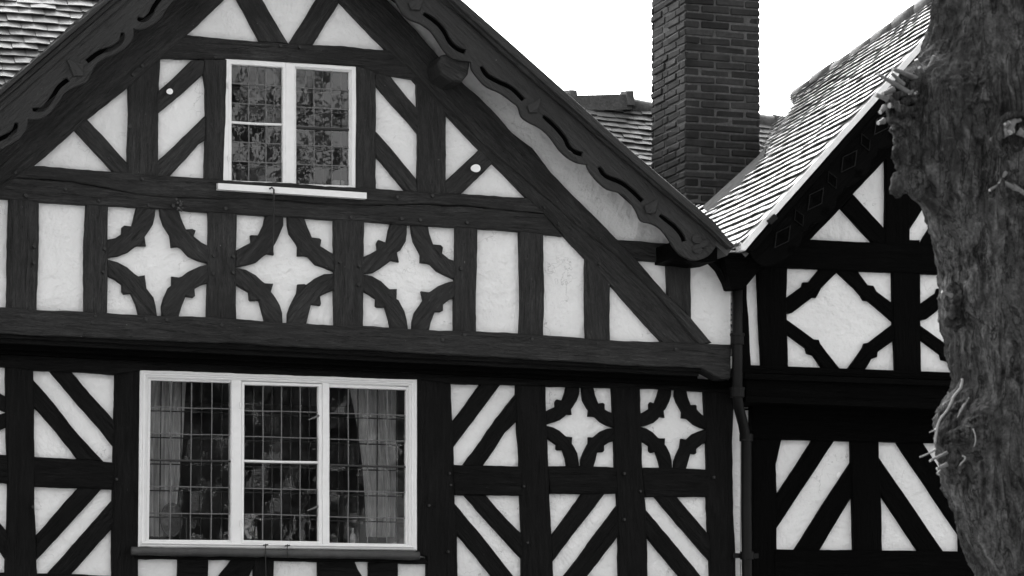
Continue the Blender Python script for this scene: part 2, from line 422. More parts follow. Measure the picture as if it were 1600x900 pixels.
# rafters
t('rafter', [(352, 0), (294, 54), (250, 92), (201, 134), (136, 187), (92, 225), (54, 259), (26, 277), (0, 298), (-300, 545), (-300, 440), (-60, 250), (447, -205), (447, -90)], wob=.005)
t('rafter', [(447, -205), (560, -70), (605, 0), (630, 27), (650, 47), (670, 72), (688, 92), (727, 132), (750, 152), (800, 207), (832, 231), (862, 270), (900, 310), (937, 345), (966, 377), (997, 409), (1043, 461), (1080, 497), (1112, 536), (1092, 538), (1030, 464), (960, 396), (890, 340), (755, 224), (690, 158), (610, 70), (535, 2), (447, -90)], wob=.004)
t('rafter', [(530, 0), (536, 1), (611, 69), (691, 157), (756, 223), (891, 339), (961, 395), (1031, 463), (1093, 540), (1036, 536), (960, 451), (915, 404), (875, 362), (825, 310), (800, 285), (741, 226), (697, 178), (642, 120), (602, 77), (532, 4)], lift=-.012)
t('beam', [(958, 370), (966, 376), (1010, 378), (1052, 381), (1052, 408), (1040, 409), (990, 408)], lift=-.012)
t('post', [(1042, 404), (1080, 405), (1080, 500), (1043, 464)], lift=-.01)
# band of posts
for q in ([(14, 308), (61, 312), (60, 400), (58, 488), (10, 486)], [(135, 316), (170, 318), (169, 400), (167, 492), (131, 490), (132, 400)],
          [(326, 328), (370, 331), (369, 420), (369, 501), (324, 498), (325, 400)], [(522, 340), (569, 344), (569, 420), (568, 513), (522, 511)],
          [(712, 351), (746, 354), (745, 440), (744, 521), (710, 519)], [(812, 358), (850, 362), (850, 430), (850, 527), (812, 524), (813, 440)],
          [(915, 402), (935, 420), (954, 444), (953, 500), (954, 533), (916, 531)], [(-75, 305), (-40, 307), (-42, 488), (-75, 486)], [(-190, 298), (-150, 300), (-152, 484), (-190, 482)]):
    t('post', q)
# curved star braces
QTL = [(.30, -.03), (.27, .08), (.23, .185), (.154, .180), (.132, .20), (.138, .26), (.064, .30), (-.02, .335), (-.02, .50), (.09, .475), (.19, .437), (.27, .375), (.295, .362), (.372, .364), (.368, .286), (.39, .255), (.45, .163), (.474, .083), (.482, -.03)]
def star(x0, x1, y0, y1, s, wall, m, parent, jit=.008):
    for fu in (0, 1):
        for fv in (0, 1):
            pts = []
            ju, jv = random.uniform(-jit, jit), random.uniform(-jit, jit)
            for u, v in QTL:
                u += random.gauss(0, .005); v += random.gauss(0, .005)+.012*ju*50*(u-.25); uu = (1-u if fu else u)+ju; vv = (1-v if fv else v)+jv
                pts.append((x0+(x1-x0)*uu, y0+(y1-y0)*vv+s*(x1-x0)*uu))
            timber('brace', pts, wall, parent, m, wob=.003)
star(170, 326, 321, 488, .055, U, T, H1); star(370, 522, 335, 499, .055, U, T, H1); star(569, 712, 346, 510, .05, U, T, H1)
# bressummer of the jetty
t('beam', [(-300, 468), (0, 481), (58, 484), (131, 487), (210, 491), (324, 496), (400, 501), (522, 508), (568, 510), (710, 516), (800, 521), (915, 529), (1036, 535), (1142, 540), (1142, 592), (1125, 592), (1095, 576), (800, 560), (400, 538), (0, 521), (-300, 508)], lift=.012, wob=.005, thick=.16)
# mouldings under it and the soffit
def rail(name, x0, x1, ytop0, ytop1, h, yf, yb, m, parent=H1):
    """a straight moulded rail: traced line of its upper front edge, height in metres"""
    a = P(x0, ytop0, yf); b = P(x1, ytop1, yf); mb = MB()
    mb.hexa([a, b, b-Vector((0, 0, h)), a-Vector((0, 0, h)), a+Vector((0, yb-yf, 0)), b+Vector((0, yb-yf, 0)), b+Vector((0, yb-yf, -h)), a+Vector((0, yb-yf, -h))])
    return mb.build(name, m, parent)
rail('jetty_moulding', -300, 1095, 501, 570, .05, -.035, .30, TL)
rail('jetty_moulding', -300, 1092, 514, 581, .030, -.012, .30, TL)
rail('jetty_moulding', -300, 1090, 522, 587, .040, .045, .32, TB)
rail('jetty_soffit', -300, 1140, 527, 594, .05, .09, .36, TB)

# ---- lower storey framing
L = WL
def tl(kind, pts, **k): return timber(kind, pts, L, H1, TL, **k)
tl('beam', [(-300, 525), (0, 538), (1150, 598), (1152, 615), (1100, 611), (1001, 607), (855, 603), (707, 599), (652, 593), (219, 578), (180, 585), (110, 581), (52, 577), (0, 572), (-300, 562)], lift=.01)
for q in ([(9, 565), (52, 568), (53, 640), (54, 700), (55, 760), (56, 820), (58, 935), (9, 935), (9, 860), (12, 775), (10, 700)],
          [(180, 570), (221, 575), (219, 700), (216, 935), (175, 935), (175, 765), (178, 700), (179, 650)],
          [(652, 580), (704, 590), (707, 661), (709, 700), (711, 775), (714, 835), (716, 935), (667, 935), (667, 870), (652, 866)],
          [(807, 595), (853, 596), (855, 657), (857, 725), (862, 835), (866, 935), (816, 935), (816, 835), (812, 725), (809, 670)],
          [(957, 598), (1001, 600), (1004, 725), (1009, 795), (1013, 935), (970, 935), (964, 775), (961, 725), (959, 645)],
          [(1100, 600), (1150, 602), (1144, 690), (1147, 825), (1152, 935), (1113, 935), (1107, 825), (1105, 730), (1102, 650)],
          [(-135, 560), (-93, 562), (-93, 935), (-135, 935)]):
    tl('post', q)
for q in ([(-95, 703), (12, 711), (13, 754), (-95, 748)], [(52, 713), (122, 717), (181, 722), (178, 765), (123, 763), (53, 760)], [(708, 726), (760, 727), (814, 728), (817, 774), (711, 773)],
          [(855, 728), (910, 728), (963, 730), (966, 771), (861, 772)], [(1003, 730), (1060, 731), (1107, 734), (1108, 776), (1009, 776)],
          [(-300, 885), (57, 896), (175, 899), (217, 900), (217, 935), (-300, 925)], [(667, 902), (1152, 903), (1152, 940), (667, 938)], [(214, 905), (668, 908), (668, 940), (214, 936)]):
    tl('beam', q, lift=-.004)
for q in ([(73, 574), (109, 577), (180, 659), (182, 702)], [(50, 590), (120, 675), (162, 722), (122, 719), (110, 702), (88, 675), (52, 635)],
          [(124, 760), (160, 763), (56, 877), (56, 836)], [(177, 779), (178, 821), (109, 900), (71, 900)],
          [(754, 596), (785, 597), (727, 675), (707, 702), (705, 663)], [(810, 610), (812, 655), (790, 676), (754, 728), (723, 728), (762, 673)],
          [(725, 772), (760, 773), (800, 819), (818, 836), (818, 875), (800, 857)], [(710, 786), (720, 797), (805, 903), (771, 903), (712, 832)],
          [(911, 769), (946, 770), (863, 878), (861, 839)], [(966, 789), (967, 836), (914, 904), (878, 904)],
          [(1020, 773), (1057, 774), (1110, 838), (1114, 881)], [(1006, 792), (1100, 904), (1066, 904), (1010, 838)],
          [(-95, 740), (-60, 745), (12, 832), (12, 878), (0, 861), (-95, 770)]):
    tl('brace', q)
star(855, 959, 603, 725, .045, L, TL, H1, .006); star(1002, 1103, 606, 728, .04, L, TL, H1, .006); star(-93, 9, 567, 708, .05, L, TL, H1, .006)
tl('beam', [(214, 862), (664, 871), (670, 881), (600, 879), (400, 876), (214, 873)])
for q in ([(278, 872), (326, 873), (326, 910), (278, 910)], [(397, 874), (429, 875), (429, 910), (397, 910)], [(577, 878), (622, 878), (622, 910), (577, 910)]): tl('post', q)
for q in ([(362, 874), (400, 875), (385, 910), (336, 910)], [(497, 875), (554, 876), (560, 890), (572, 910), (497, 910)]): tl('brace', q)

# ---- windows
def grid_pts(q, cols, rows):
    out = []
    for j in range(rows+1):
        v = j/rows; a = (q[0][0]+(q[3][0]-q[0][0])*v, q[0][1]+(q[3][1]-q[0][1])*v); b = (q[1][0]+(q[2][0]-q[1][0])*v, q[1][1]+(q[2][1]-q[1][1])*v)
        out.append([(a[0]+(b[0]-a[0])*i/cols, a[1]+(b[1]-a[1])*i/cols) for i in range(cols+1)])
    return out
def leaded(q, cols, rows, y, win, bars, barmat, casement=None):
    """a leaded light: wavering quarries of old glass, lead cames, a saddle bar"""
    gp = grid_pts(q, cols, rows); mb = MB()
    for j in range(rows):
        for i in range(cols):
            c = [gp[j][i], gp[j][i+1], gp[j+1][i+1], gp[j+1][i]]; ax, az = random.gauss(0, .0028), random.gauss(0, .0035)
            w4 = [P(a, b, y) for a, b in c]; m_ = sum(w4, Vector())/4; b0 = len(mb.v)
            for p in w4: mb.v.append(p+Vector((0, (p.x-m_.x)*ax*2+(p.z-m_.z)*az*2, 0)))
            mb.f.append([b0, b0+1, b0+2, b0+3]); mb.t.append(0)
    mb.build('window_pane', M['glass'], win)
    mb = MB(); wob = lambda: Vector((random.gauss(0, .0013), random.gauss(0, .001), random.gauss(0, .0013)))
    pts = [[P(a, b, y-.003)+(wob() if 0 < i < cols and 0 < j < rows else Vector()) for i, (a, b) in enumerate(r)] for j, r in enumerate(gp)]
    for j in range(1, rows):
        for i in range(cols): mb.tube([pts[j][i], pts[j][i+1]], .0042, 6)
    for i in range(1, cols):
        for j in range(rows): mb.tube([pts[j][i], pts[j+1][i]], .0042, 6)
    mb.build('lead_lattice', M['came'], win)
    mb = MB(); q2 = [[P(a, b, y+.05) for a, b in rr_] for rr_ in gp]      # dark bars just inside the glass, offset from the cames
    for j in range(1, rows): mb.tube([q2[j][0]-Vector((0, 0, .028)), q2[j][cols]-Vector((0, 0, .028))], .0050, 6)
    for i in range(cols): mb.tube([(q2[0][i]+q2[0][i+1])/2, (q2[rows][i]+q2[rows][i+1])/2], .0050, 6)
    mb.build('inner_dark_bars', M['bar'], win)
    if bars is not None:
        v = bars; a = (q[0][0]+(q[3][0]-q[0][0])*v-2, q[0][1]+(q[3][1]-q[0][1])*v); b = (q[1][0]+(q[2][0]-q[1][0])*v+2, q[1][1]+(q[2][1]-q[1][1])*v)
        mb = MB(); mb.tube([P(*a, y-.012), P((a[0]+b[0])/2, (a[1]+b[1])/2+.6, y-.013), P(*b, y-.012)], .0075 if barmat is M['bar'] else .0085, 8); mb.build('saddle_bar', barmat, win)
def frame_ring(name, outer, inner, y, thick, m, parent, bev=.005):
    return prism(name, outer, y, thick, m, parent, holes=[inner], wob=.0012, step=.08, bev=bev)
# big window
inn = [(231, 590), (639, 603), (639, 852), (228, 846)]
win = frame_ring('window', LW, inn, WL-.052, .10, M['white'], H1, .008); win['label'] = 'wide white framed window of three leaded lights with curtains behind'
frame_ring('frame_moulding', [(224, 582), (647, 597), (647, 856), (221, 850)], [(228, 586), (643, 600), (643, 853), (225, 847)], WL-.062, .03, M['white'], win, .004)
for q in ([(362, 592), (378, 593), (378, 851), (361, 850)], [(503, 596), (515, 597), (515, 853), (503, 852)]): prism('mullion', q, WL-.045, .09, M['white'], win, wob=.001, bev=.006)
G1 = [(236, 594), (363, 598), (362, 844), (233, 843)]; G2 = [(382, 601), (498, 604), (498, 846), (381, 844)]; G3 = [(514, 605), (635, 609), (634, 850), (514, 848)]
frame_ring('fixed_light', [(230, 588), (364, 593), (363, 850), (227, 848)], G1, WL-.028, .05, M['white'], win)
cs = frame_ring('casement', [(378, 596), (503, 600), (503, 851), (377, 849)], G2, WL-.050, .05, M['white'], win, .003)
frame_ring('fixed_light', [(513, 597), (641, 604), (640, 854), (513, 852)], G3, WL-.028, .05, M['white'], win)
leaded(G1, 4, 6, WL+.0, win, .5, M['bar']); leaded(G2, 4, 6, WL-.015, win, .49, M['white']); leaded(G3, 4, 6, WL+.0, win, .5, M['bar'])
for (a, b) in ((376, 632), (376, 817)):
    mb = MB(); mb.tube([P(a, b-4, WL-.058), P(a, b+6, WL-.058)], .006, 8); mb.build('hinge', M['white'], win)
for (a, b) in ((486, 653), (484, 795)):
    mb = MB(); mb.tube([P(a-4, b+3, WL-.03), P(a+4, b, WL-.035), P(a+13, b-4, WL-.05)], [.004, .006, .007], 8); mb.build('window_latch', M['came'], win)
# its lead-dressed sill
mb = MB(); pts = []; rad = []
for k in range(40):
    x = 205+k*(655-205)/39; pts.append(P(x, 861+(x-205)*.0165+random.gauss(0, .25), WL-.085)); rad.append(.029+random.gauss(0, .0012))
mb.tube(pts, rad, 14); s_ = mb.build('window_sill', M['lead'], win, True)
mb = MB()
for a, b in ((205, 655),):
    p, q = P(a, 855, WL-.08), P(b, 864, WL-.08); mb.hexa([p, q, q-Vector((0, 0, .03)), p-Vector((0, 0, .03)), p+Vector((0, .1, .01)), q+Vector((0, .1, .01)), q+Vector((0, .1, -.03)), p+Vector((0, .1, -.03))])
mb.build('sill_board', TL, win)
for a, y0, y1 in ((415, 850, 905), (449, 851, 872)):
    mb = MB(); mb.tube([P(a, y0+1, WL-.055), P(a, y0, WL-.12), P(a, (y0+y1)/2, WL-.125), P(a+.6, y1, WL-.118)], .0035, 6); mb.tube([P(a-4, y0+2, WL-.06), P(a+4, y0+1, WL-.06)], .005, 6); mb.build('stay_hook', M['iron'], win)
# attic window
inn = [(358, 98), (549, 110), (549, 290), (359, 284)]
win2 = frame_ring('window', UW, inn, WU-.040, .09, M['white'], H1, .006); win2['label'] = 'small white framed attic window of two leaded lights'
prism('mullion', [(446, 98), (461, 99), (461, 291), (446, 290)], WU-.045, .08, M['white'], win2, wob=.001, bev=.005)
A1 = [(362, 100), (442, 105), (442, 285), (362, 282)]; A2 = [(463, 107), (546, 112), (546, 290), (463, 287)]
frame_ring('casement', [(357, 96), (447, 101), (447, 290), (357, 286)], A1, WU-.042, .04, M['white'], win2, .003)
frame_ring('fixed_light', [(458, 102), (551, 107), (551, 295), (458, 290)], A2, WU-.022, .04, M['white'], win2, .003)
leaded(A1, 3, 6, WU-.008, win2, .5, M['white']); leaded(A2, 3, 6, WU+.004, win2, .51, M['bar'])
a, b = P(341, 286, -.11), P(573, 301, -.11); mb = MB()
mb.hexa([a, b, b-Vector((0, 0, .042)), a-Vector((0, 0, .042)), a+Vector((0, .10, .012)), b+Vector((0, .10, .012)), b+Vector((0, .10, -.042)), a+Vector((0, .10, -.042))])
so = mb.build('window_sill', M['white'], win2)
for (a, b) in ((357, 133), (357, 247)):
    mb = MB(); mb.tube([P(a, b-4, -.05), P(a, b+5, -.05)], .006, 8); mb.build('hinge', M['white'], win2)
mb = MB(); mb.tube([P(421, 295, -.115), P(425, 293, -.13), P(428, 296, -.13), P(427.5, 340, -.12), P(426, 395, -.085)], .0058, 6); mb.build('stay_hook', M['iron'], win2)

# ---- dark rooms behind the windows
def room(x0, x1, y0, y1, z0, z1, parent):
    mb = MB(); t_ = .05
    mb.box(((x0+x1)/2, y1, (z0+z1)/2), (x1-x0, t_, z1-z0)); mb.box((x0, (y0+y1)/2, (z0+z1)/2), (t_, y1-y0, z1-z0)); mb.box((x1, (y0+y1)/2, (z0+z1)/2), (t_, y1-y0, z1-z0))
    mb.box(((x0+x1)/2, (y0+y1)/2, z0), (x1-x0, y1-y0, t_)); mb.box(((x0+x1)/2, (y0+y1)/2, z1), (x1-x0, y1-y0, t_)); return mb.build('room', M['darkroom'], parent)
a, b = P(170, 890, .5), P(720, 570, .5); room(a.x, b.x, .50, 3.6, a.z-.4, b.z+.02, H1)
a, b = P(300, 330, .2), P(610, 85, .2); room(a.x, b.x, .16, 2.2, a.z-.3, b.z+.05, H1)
a, b = P(222, 846, .5), P(648, 846, .5); mb = MB(); mb.box(((a.x+b.x)/2, .55, a.z-.02), (b.x-a.x+.1, .28, .04)); sh1 = mb.build('inner_sill', M['white'], win)
a2, b2 = P(352, 284, .13), P(556, 291, .13); mb = MB(); mb.box(((a2.x+b2.x)/2, .17, a2.z-.035), (b2.x-a2.x+.1, .2, .03)); sh2 = mb.build('inner_sill', M['white'], win2)
# the dark bars on the far side are built with each leaded light
# ---- curtains and small things on the sills
def curtain(xl, xr, yb, yt, pinch, label):
    a, b = P(xl, yt, .56), P(xr, yt, .56); zb = P(xl, yb, .56).z; mb = MB(); N, K = 46, 24
    for f in (0, .004):
        for j in range(K+1):
            v = j/K; z = a.z+(zb-a.z)*v; s = 1-pinch*math.sin(min(1, v*1.15)*math.pi*.5)
            for i in range(N+1):
                u = i/N; x = b.x-(b.x-a.x)*(1-u)*s if pinch > 0 else a.x+(b.x-a.x)*u*(1+pinch*v)
                mb.v.append(Vector((x+.006*math.sin(v*7+u*4), .56+f+.022*math.sin(u*33+v*.8)+.008*math.sin(u*71), z)))
    W = N+1
    for s in (0, 1):
        o = s*W*(K+1)
        for j in range(K):
            for i in range(N): mb.f.append([o+j*W+i, o+j*W+i+1, o+(j+1)*W+i+1, o+(j+1)*W+i]); mb.t.append(0)
    return tag(mb.build('curtain', M['curtain'], None, True), label, 'curtain', 'curtains in the wide lower window')
curtain(231, 296, 838, 570, -.35, 'striped curtain drawn to the left side of the wide lower window')
curtain(536, 622, 838, 570, .42, 'striped curtain gathered in the right hand light of the wide lower window')
def onto(px, y, shelf_z): p = P(px, 800, y); return Vector((p.x, y, shelf_z))
zs = P(222, 846, .5).z+.0005
c = onto(268, .52, zs); mb = MB(); ring = [c+Vector((.075*math.sin(k*math.pi/14), 0, .155+.115*math.cos(k*math.pi/14))) for k in range(29)]
mr = empty('table_mirror', c); tag(mr, 'small round mirror standing in the left light of the wide lower window', 'mirror')
mb.tube(ring, .006, 6, False); mb.build('mirror_frame', M['came'], mr)
mb = MB(); mb.lathe(c, [(.045, 0), (.045, .008), (.01, .014), (.007, .045)], 14); mb.build('mirror_foot', M['room_wood'], mr)
mb = MB(); b0 = 0
for y_ in (-.002, .002):
    for k in range(28): mb.v.append(c+Vector((.072*math.sin(k*math.pi/14), y_, .155+.112*math.cos(k*math.pi/14))))
mb.f = [list(range(28)), list(range(55, 27, -1))]; mb.t = [0, 0]; mb.build('mirror_glass', M['glaze_dark'], mr)
c = onto(310, .50, zs); mb = MB(); hw, h = .085, .17
for p, q in (((-hw, 0), (-hw, h)), ((-hw, h), (hw, h)), ((hw, h), (hw, 0)), ((hw, .004), (-hw, .004))): mb.tube([c+Vector((p[0], 0, p[1])), c+Vector((q[0], 0, q[1]))], .004, 6)
tag(mb.build('picture_frame', M['came'], None, origin=c), 'thin empty wire frame on the sill beside the round mirror', 'frame')
c = onto(551, .50, zs); mb = MB(); mb.lathe(c, [(.02, 0), (.022, .05), (.018, .075), (.008, .09), (.008, .12), (.011, .123)], 16)
tag(mb.build('bottle', M['china'], None, True, origin=c), 'small pale bottle on the lower window sill beside the right curtain', 'bottle')
zs2 = a2.z-.0195
def onto2(px, y): p = P(px, 270, y); return Vector((p.x, y, zs2))
c = onto2(376, .13); jr = empty('ginger_jar', c); tag(jr, 'patterned lidded jar in the left corner of the attic window', 'jar')
mb = MB(); mb.lathe(c, [(.030, 0), (.042, .03), (.046, .07), (.040, .10), (.03, .108)], 20); mb.build('jar_body', M['glaze_dark'], jr, True)
mb = MB(); mb.lathe(c+Vector((0, 0, .109)), [(.034, 0), (.032, .012), (.018, .024), (.006, .028), (.008, .036)], 20); mb.build('lid', M['china'], jr, True)
c = onto2(527, .13); mb = MB(); mb.lathe(c, [(.03, 0), (.048, .03), (.052, .065), (.046, .066), (.04, .03)], 20)
tag(mb.build('bowl', M['china'], None, True, origin=c), 'pale bowl in the right corner of the attic window', 'bowl')

# ---- bolts and pegs
def peg(px, py, y, r=.012, par=H1, k=6):
    c = P(px, py, y); mb = MB(); th = random.uniform(0, 1); d = .018
    r *= random.uniform(.8, 1.15)
    a_ = [c+Vector((r*math.cos(th+2*math.pi*i/k), .02, r*math.sin(th+2*math.pi*i/k))) for i in range(k)]
    b_ = [p+Vector((0, -.02-d, 0)) for p in a_]; mb.v = a_+b_
    mb.f = [list(range(k))[::-1], list(range(k, 2*k))]+[[i, (i+1) % k, k+(i+1) % k, k+i] for i in range(k)]; mb.t = [0]*(k+2)
    mb.build('timber_peg', M['peg'], par)
for a, b in ((24, 270), (40, 306), (102, 296), (154, 314), (222, 280), (232, 321), (270, 322), (352, 326), (548, 340), (627, 342), (656, 344), (729, 348), (620, 308), (675, 306), (872, 350), (936, 412), (850, 325),
             (336, 90), (222, 103), (208, 117), (203, 198), (438, 72), (468, 74), (144, 504), (149, 494), (34, 493), (346, 508), (691, 531), (725, 524), (831, 530), (933, 536), (1055, 546), (228, 499), (260, 500), (334, 400), (364, 401), (364, 426), (333, 428),
             (163, 389), (161, 425), (53, 385), (53, 411), (531, 410), (561, 416), (720, 420), (560, 445)):
    peg(a, b, -.056, .011 if b < 480 else .013, H1, 4 if b > 480 else 6)
for a, b in ((182, 749), (702, 740), (704, 758), (670, 790), (51, 792), (975, 740), (975, 812), (1115, 746), (1000, 768), (700, 862), (818, 760), (824, 848)):
    peg(a, b, WL-.052, .010)
mb = MB(); c = P(281, 321, -.06)
for k in range(26):
    mb.box(c+Vector((random.gauss(0, .010), random.uniform(-.006, .004), random.gauss(0, .016))), (random.uniform(.004, .012),)*3, Matrix.Rotation(random.random()*3, 3, Vector((1, 1, 0)).normalized()))
mb.build('plaster_lump', M['ridge'], H1)

# ---- bargeboards of the main gable
YB = -.36
topR = [(447, -215), (691, 0), (800, 92), (950, 225), (1090, 342), (1120, 372)]
per1 = [(617, 0), (629, 20), (640, 30), (657, 37), (672, 47), (682, 60), (695, 80), (710, 92), (736, 97), (737, 107), (750, 125), (762, 136), (782, 145), (800, 158), (810, 167), (815, 182), (827, 191), (845, 200), (857, 211), (868, 225), (875, 235), (887, 246), (902, 254), (917, 257), (921, 267), (935, 284), (950, 296), (970, 302), (985, 315), (995, 330), (1002, 345), (1020, 350), (1035, 360), (1047, 377), (1055, 390), (1067, 401), (1087, 407), (1107, 400), (1119, 385)]
up1 = [(x-188, y-160) for x, y in per1[4:14]]
def smooth(pts, closed=False, k=3):
    out = []; n = len(pts)
    for i in range(n-1):
        p0 = Vector(pts[max(i-1, 0)]); p1 = Vector(pts[i]); p2 = Vector(pts[i+1]); p3 = Vector(pts[min(i+2, n-1)])
        for j in range(k):
            t_ = j/k; out.append(.5*((2*p1)+(-p0+p2)*t_+(2*p0-5*p1+4*p2-p3)*t_**2+(-p0+3*p1-3*p2+p3)*t_**3))
    out.append(Vector(pts[-1])); return [(p.x, p.y) for p in out]
def smooth_cusp(pts, cusps):
    out = []; seg = [pts[0]]
    for p in pts[1:]:
        seg.append(p)
        if p in cusps: out += smooth(seg)[:-1]; seg = [p]
    return out+smooth(seg)
def stroke(pts, w):
    pts = smooth(pts, k=4); L_, R_ = [], []; n = len(pts)
    for i, p in enumerate(pts):
        d = (Vector(pts[min(i+1, n-1)])-Vector(pts[max(i-1, 0)])).normalized(); nn = Vector((-d.y, d.x))
        e = min(i, 2)/2*.35+.65 if i < 2 else 1
        L_.append(tuple(Vector(p)+nn*w*e)); R_.append(tuple(Vector(p)-nn*w*e))
    end = Vector(pts[-1]); d = (end-Vector(pts[-2])).normalized()
    return L_+R_[::-1]
slotsR = [[(662, 21), (680, 33), (693, 47), (703, 65), (715, 76), (727, 81)], [(752, 104), (762, 118), (780, 128), (800, 138), (818, 156)], [(849, 181), (867, 197), (882, 215), (889, 229), (898, 237), (910, 241)],
          [(936, 261), (947, 275), (972, 286), (990, 300), (1004, 314)], [(1031, 336), (1052, 352), (1065, 367), (1069, 377)], [(566, -56), (576, -42), (594, -32), (614, -22), (630, -6)]]
cuspsR = [(736, 97), (917, 257), (736-188, 97-160)]
lowR = smooth_cusp([(447, -95)]+up1+per1, cuspsR)
bR = prism('bargeboard', topR+lowR[::-1], YB, .028, M['board'], H1, holes=[stroke(s, 3.6) for s in slotsR], wob=.0012, step=.05, bev=.004, grain=-.75)
bR['label'] = 'carved bargeboard down the right slope ending in a trefoil boss'
prism('bargeboard_backing', [(447, -212), (691, 3), (950, 228), (1090, 345), (1112, 370), (1095, 395), (1068, 390), (1010, 334), (990, 322), (930, 268), (905, 246), (860, 208), (820, 172), (770, 135), (735, 95), (690, 60), (640, 20), (447, -120)], YB+.029, .02, TB, bR, wob=0, bev=.001)
topL = [(447, -215), (197, 0), (0, 170), (-300, 430)]
perL = [(272, 0), (260, 15), (250, 30), (237, 40), (222, 46), (209, 45), (208, 60), (197, 74), (182, 84), (165, 90), (152, 99), (144, 112), (137, 127), (127, 132), (110, 139), (100, 147), (90, 162), (75, 179), (62, 186), (44, 187), (41, 202), (30, 217), (12, 228), (0, 234)]
perLd = [(x-165, y+142) for x, y in perL[9:]] + [(-230, 420), (-300, 500)]
perLu = [(x+165, y-142) for x, y in perL[5:18]]
perLu = [p for p in perLu if p[1] < -4]
cuspsL = [(209, 45), (44, 187), (44-165, 187+142), (209+165, 45-142)]
lowL = smooth_cusp([(447, -150)]+perLu+perL+perLd, cuspsL)
slotsL = [[(215, 29), (225, 31), (235, 22), (241, 10), (252, -4), (268, -16)], [(192, 51), (189, 65), (175, 75), (155, 82), (136, 96)], [(51, 171), (67, 170), (80, 155), (92, 136), (107, 124)], [(26, 192), (21, 206), (2, 216), (-15, 224), (-30, 238)], [(357, -91), (354, -77), (340, -67), (320, -60), (301, -46)]]
bL = prism('bargeboard', topL+lowL[::-1], YB, .028, M['board'], H1, holes=[stroke(s, 3.6) for s in slotsL], wob=.0012, step=.05, bev=.004, grain=.75)
bL['label'] = 'carved bargeboard up the left slope'
prism('bargeboard_backing', [(447, -212), (197, 3), (0, 173), (-300, 433), (-300, 480), (-100, 330), (0, 225), (50, 178), (95, 142), (150, 92), (205, 42), (250, 12), (447, -160)], YB+.029, .02, TB, bL, wob=0, bev=.001)
for q in ([(104, 92), (131, 101), (130, 119), (115, 119)], [(269, -50), (296, -41), (295, -23), (280, -23)], [(-61, 234), (-34, 243), (-35, 261), (-50, 261)]): prism('bargeboard_plaque', q, YB-.016, .016, M['board'], bL, wob=0, bev=.005)
for q in ([(1030, 309), (1025, 334), (1010, 334), (1007, 321)], [(847, 152), (840, 176), (827, 176), (824, 164)], [(664, -8), (657, 16), (642, 15), (638, 4)]): prism('bargeboard_plaque', q, YB-.016, .016, M['board'], bR, wob=0, bev=.005)
mb = MB()
tre = []
for cx, cy, a0 in ((1091, 372, 200), (1103, 382, 330), (1090, 390, 90)):
    pass
def blob(lobes, n=48):
    cx = sum(l[0] for l in lobes)/len(lobes); cy = sum(l[1] for l in lobes)/len(lobes); out = []
    for k in range(n):
        th = 2*math.pi*k/n; d = (math.cos(th), math.sin(th)); best = 0
        for x, y, r in lobes:
            b_ = (x-cx)*d[0]+(y-cy)*d[1]; c_ = (x-cx)**2+(y-cy)**2-r*r; D = b_*b_-c_
            if D > 0: best = max(best, b_+math.sqrt(D))
        out.append((cx+d[0]*best, cy+d[1]*best))
    return out
prism('trefoil_boss', blob([(1089, 373, 7.5), (1102, 381, 7.5), (1090, 389, 7.5)]), YB-.014, .014, M['board'], bR, wob=0, bev=.004)
# verge mouldings: stepped strips outside each board
def strip(name, a0, a1, b0, b1, y, thick, m, parent): return prism(name, [a0, a1, b1, b0], y, thick, m, parent, wob=.001, bev=.004, step=.2)
outR0, outR1 = (447, -244), (1146, 381); inR0, inR1 = (447, -216), (1122, 374)
def lerp2(p, q, t_): return (p[0]+(q[0]-p[0])*t_, p[1]+(q[1]-p[1])*t_)
prism('verge_moulding', [(447, -244), (722, 0), (800, 68), (975, 225), (1117, 347), (1149, 386), (1140, 388), (1112, 359), (965, 232), (790, 76), (711, 5), (447, -230)], YB-.055, .52, M['board'], H1, wob=.001, bev=.005, step=.3)
prism('verge_moulding', [(447, -231), (711, 4), (790, 75), (965, 231), (1112, 358), (1143, 388), (1128, 380), (1104, 358), (955, 232), (782, 80), (700, 3), (447, -221)], YB-.035, .50, M['timber'], H1, wob=.001, bev=.005, step=.3)
prism('verge_moulding', [(447, -222), (700, 2), (782, 79), (955, 231), (1104, 357), (1125, 378), (1086, 342), (945, 225), (770, 68), (691, 2), (447, -212)], YB-.016, .48, M['board'], H1, wob=.001, bev=.004, step=.3)
for o0, o1, yy, mm in ((0, .30, -.055, 'board'), (.32, .62, -.035, 'timber'), (.63, 1.05, -.016, 'board')):
    A0, A1 = (447, -244), (-300, 396); B0, B1 = (447, -215), (-300, 433)
    prism('verge_moulding', [lerp2(A0, B0, o0), lerp2(A1, B1, o0), lerp2(A1, B1, o1), lerp2(A0, B0, o1)], YB+yy, .5, M[mm], H1, wob=.001, bev=.004, step=.3)
# projecting purlin end and the wall plate end under the right board
c0 = P(708, 108, -.42); mb = MB()
prism('purlin_end', [(684, 98), (690, 86), (706, 82), (735, 96), (732, 116), (722, 128), (706, 127), (690, 116)], YB+.03, .36, T, H1, wob=.002, bev=.012, step=.03)
prism('purlin_end', [(1048, 378), (1070, 376), (1121, 378), (1121, 407), (1098, 410), (1049, 404)], YB+.03, .36, TB, H1, wob=.001, bev=.004)
prism('wall_bracket', [(1108, 403), (1125, 404), (1146, 425), (1150, 450), (1140, 452), (1136, 440), (1126, 421)], -.12, .11, TB, H1, wob=.001, bev=.004)

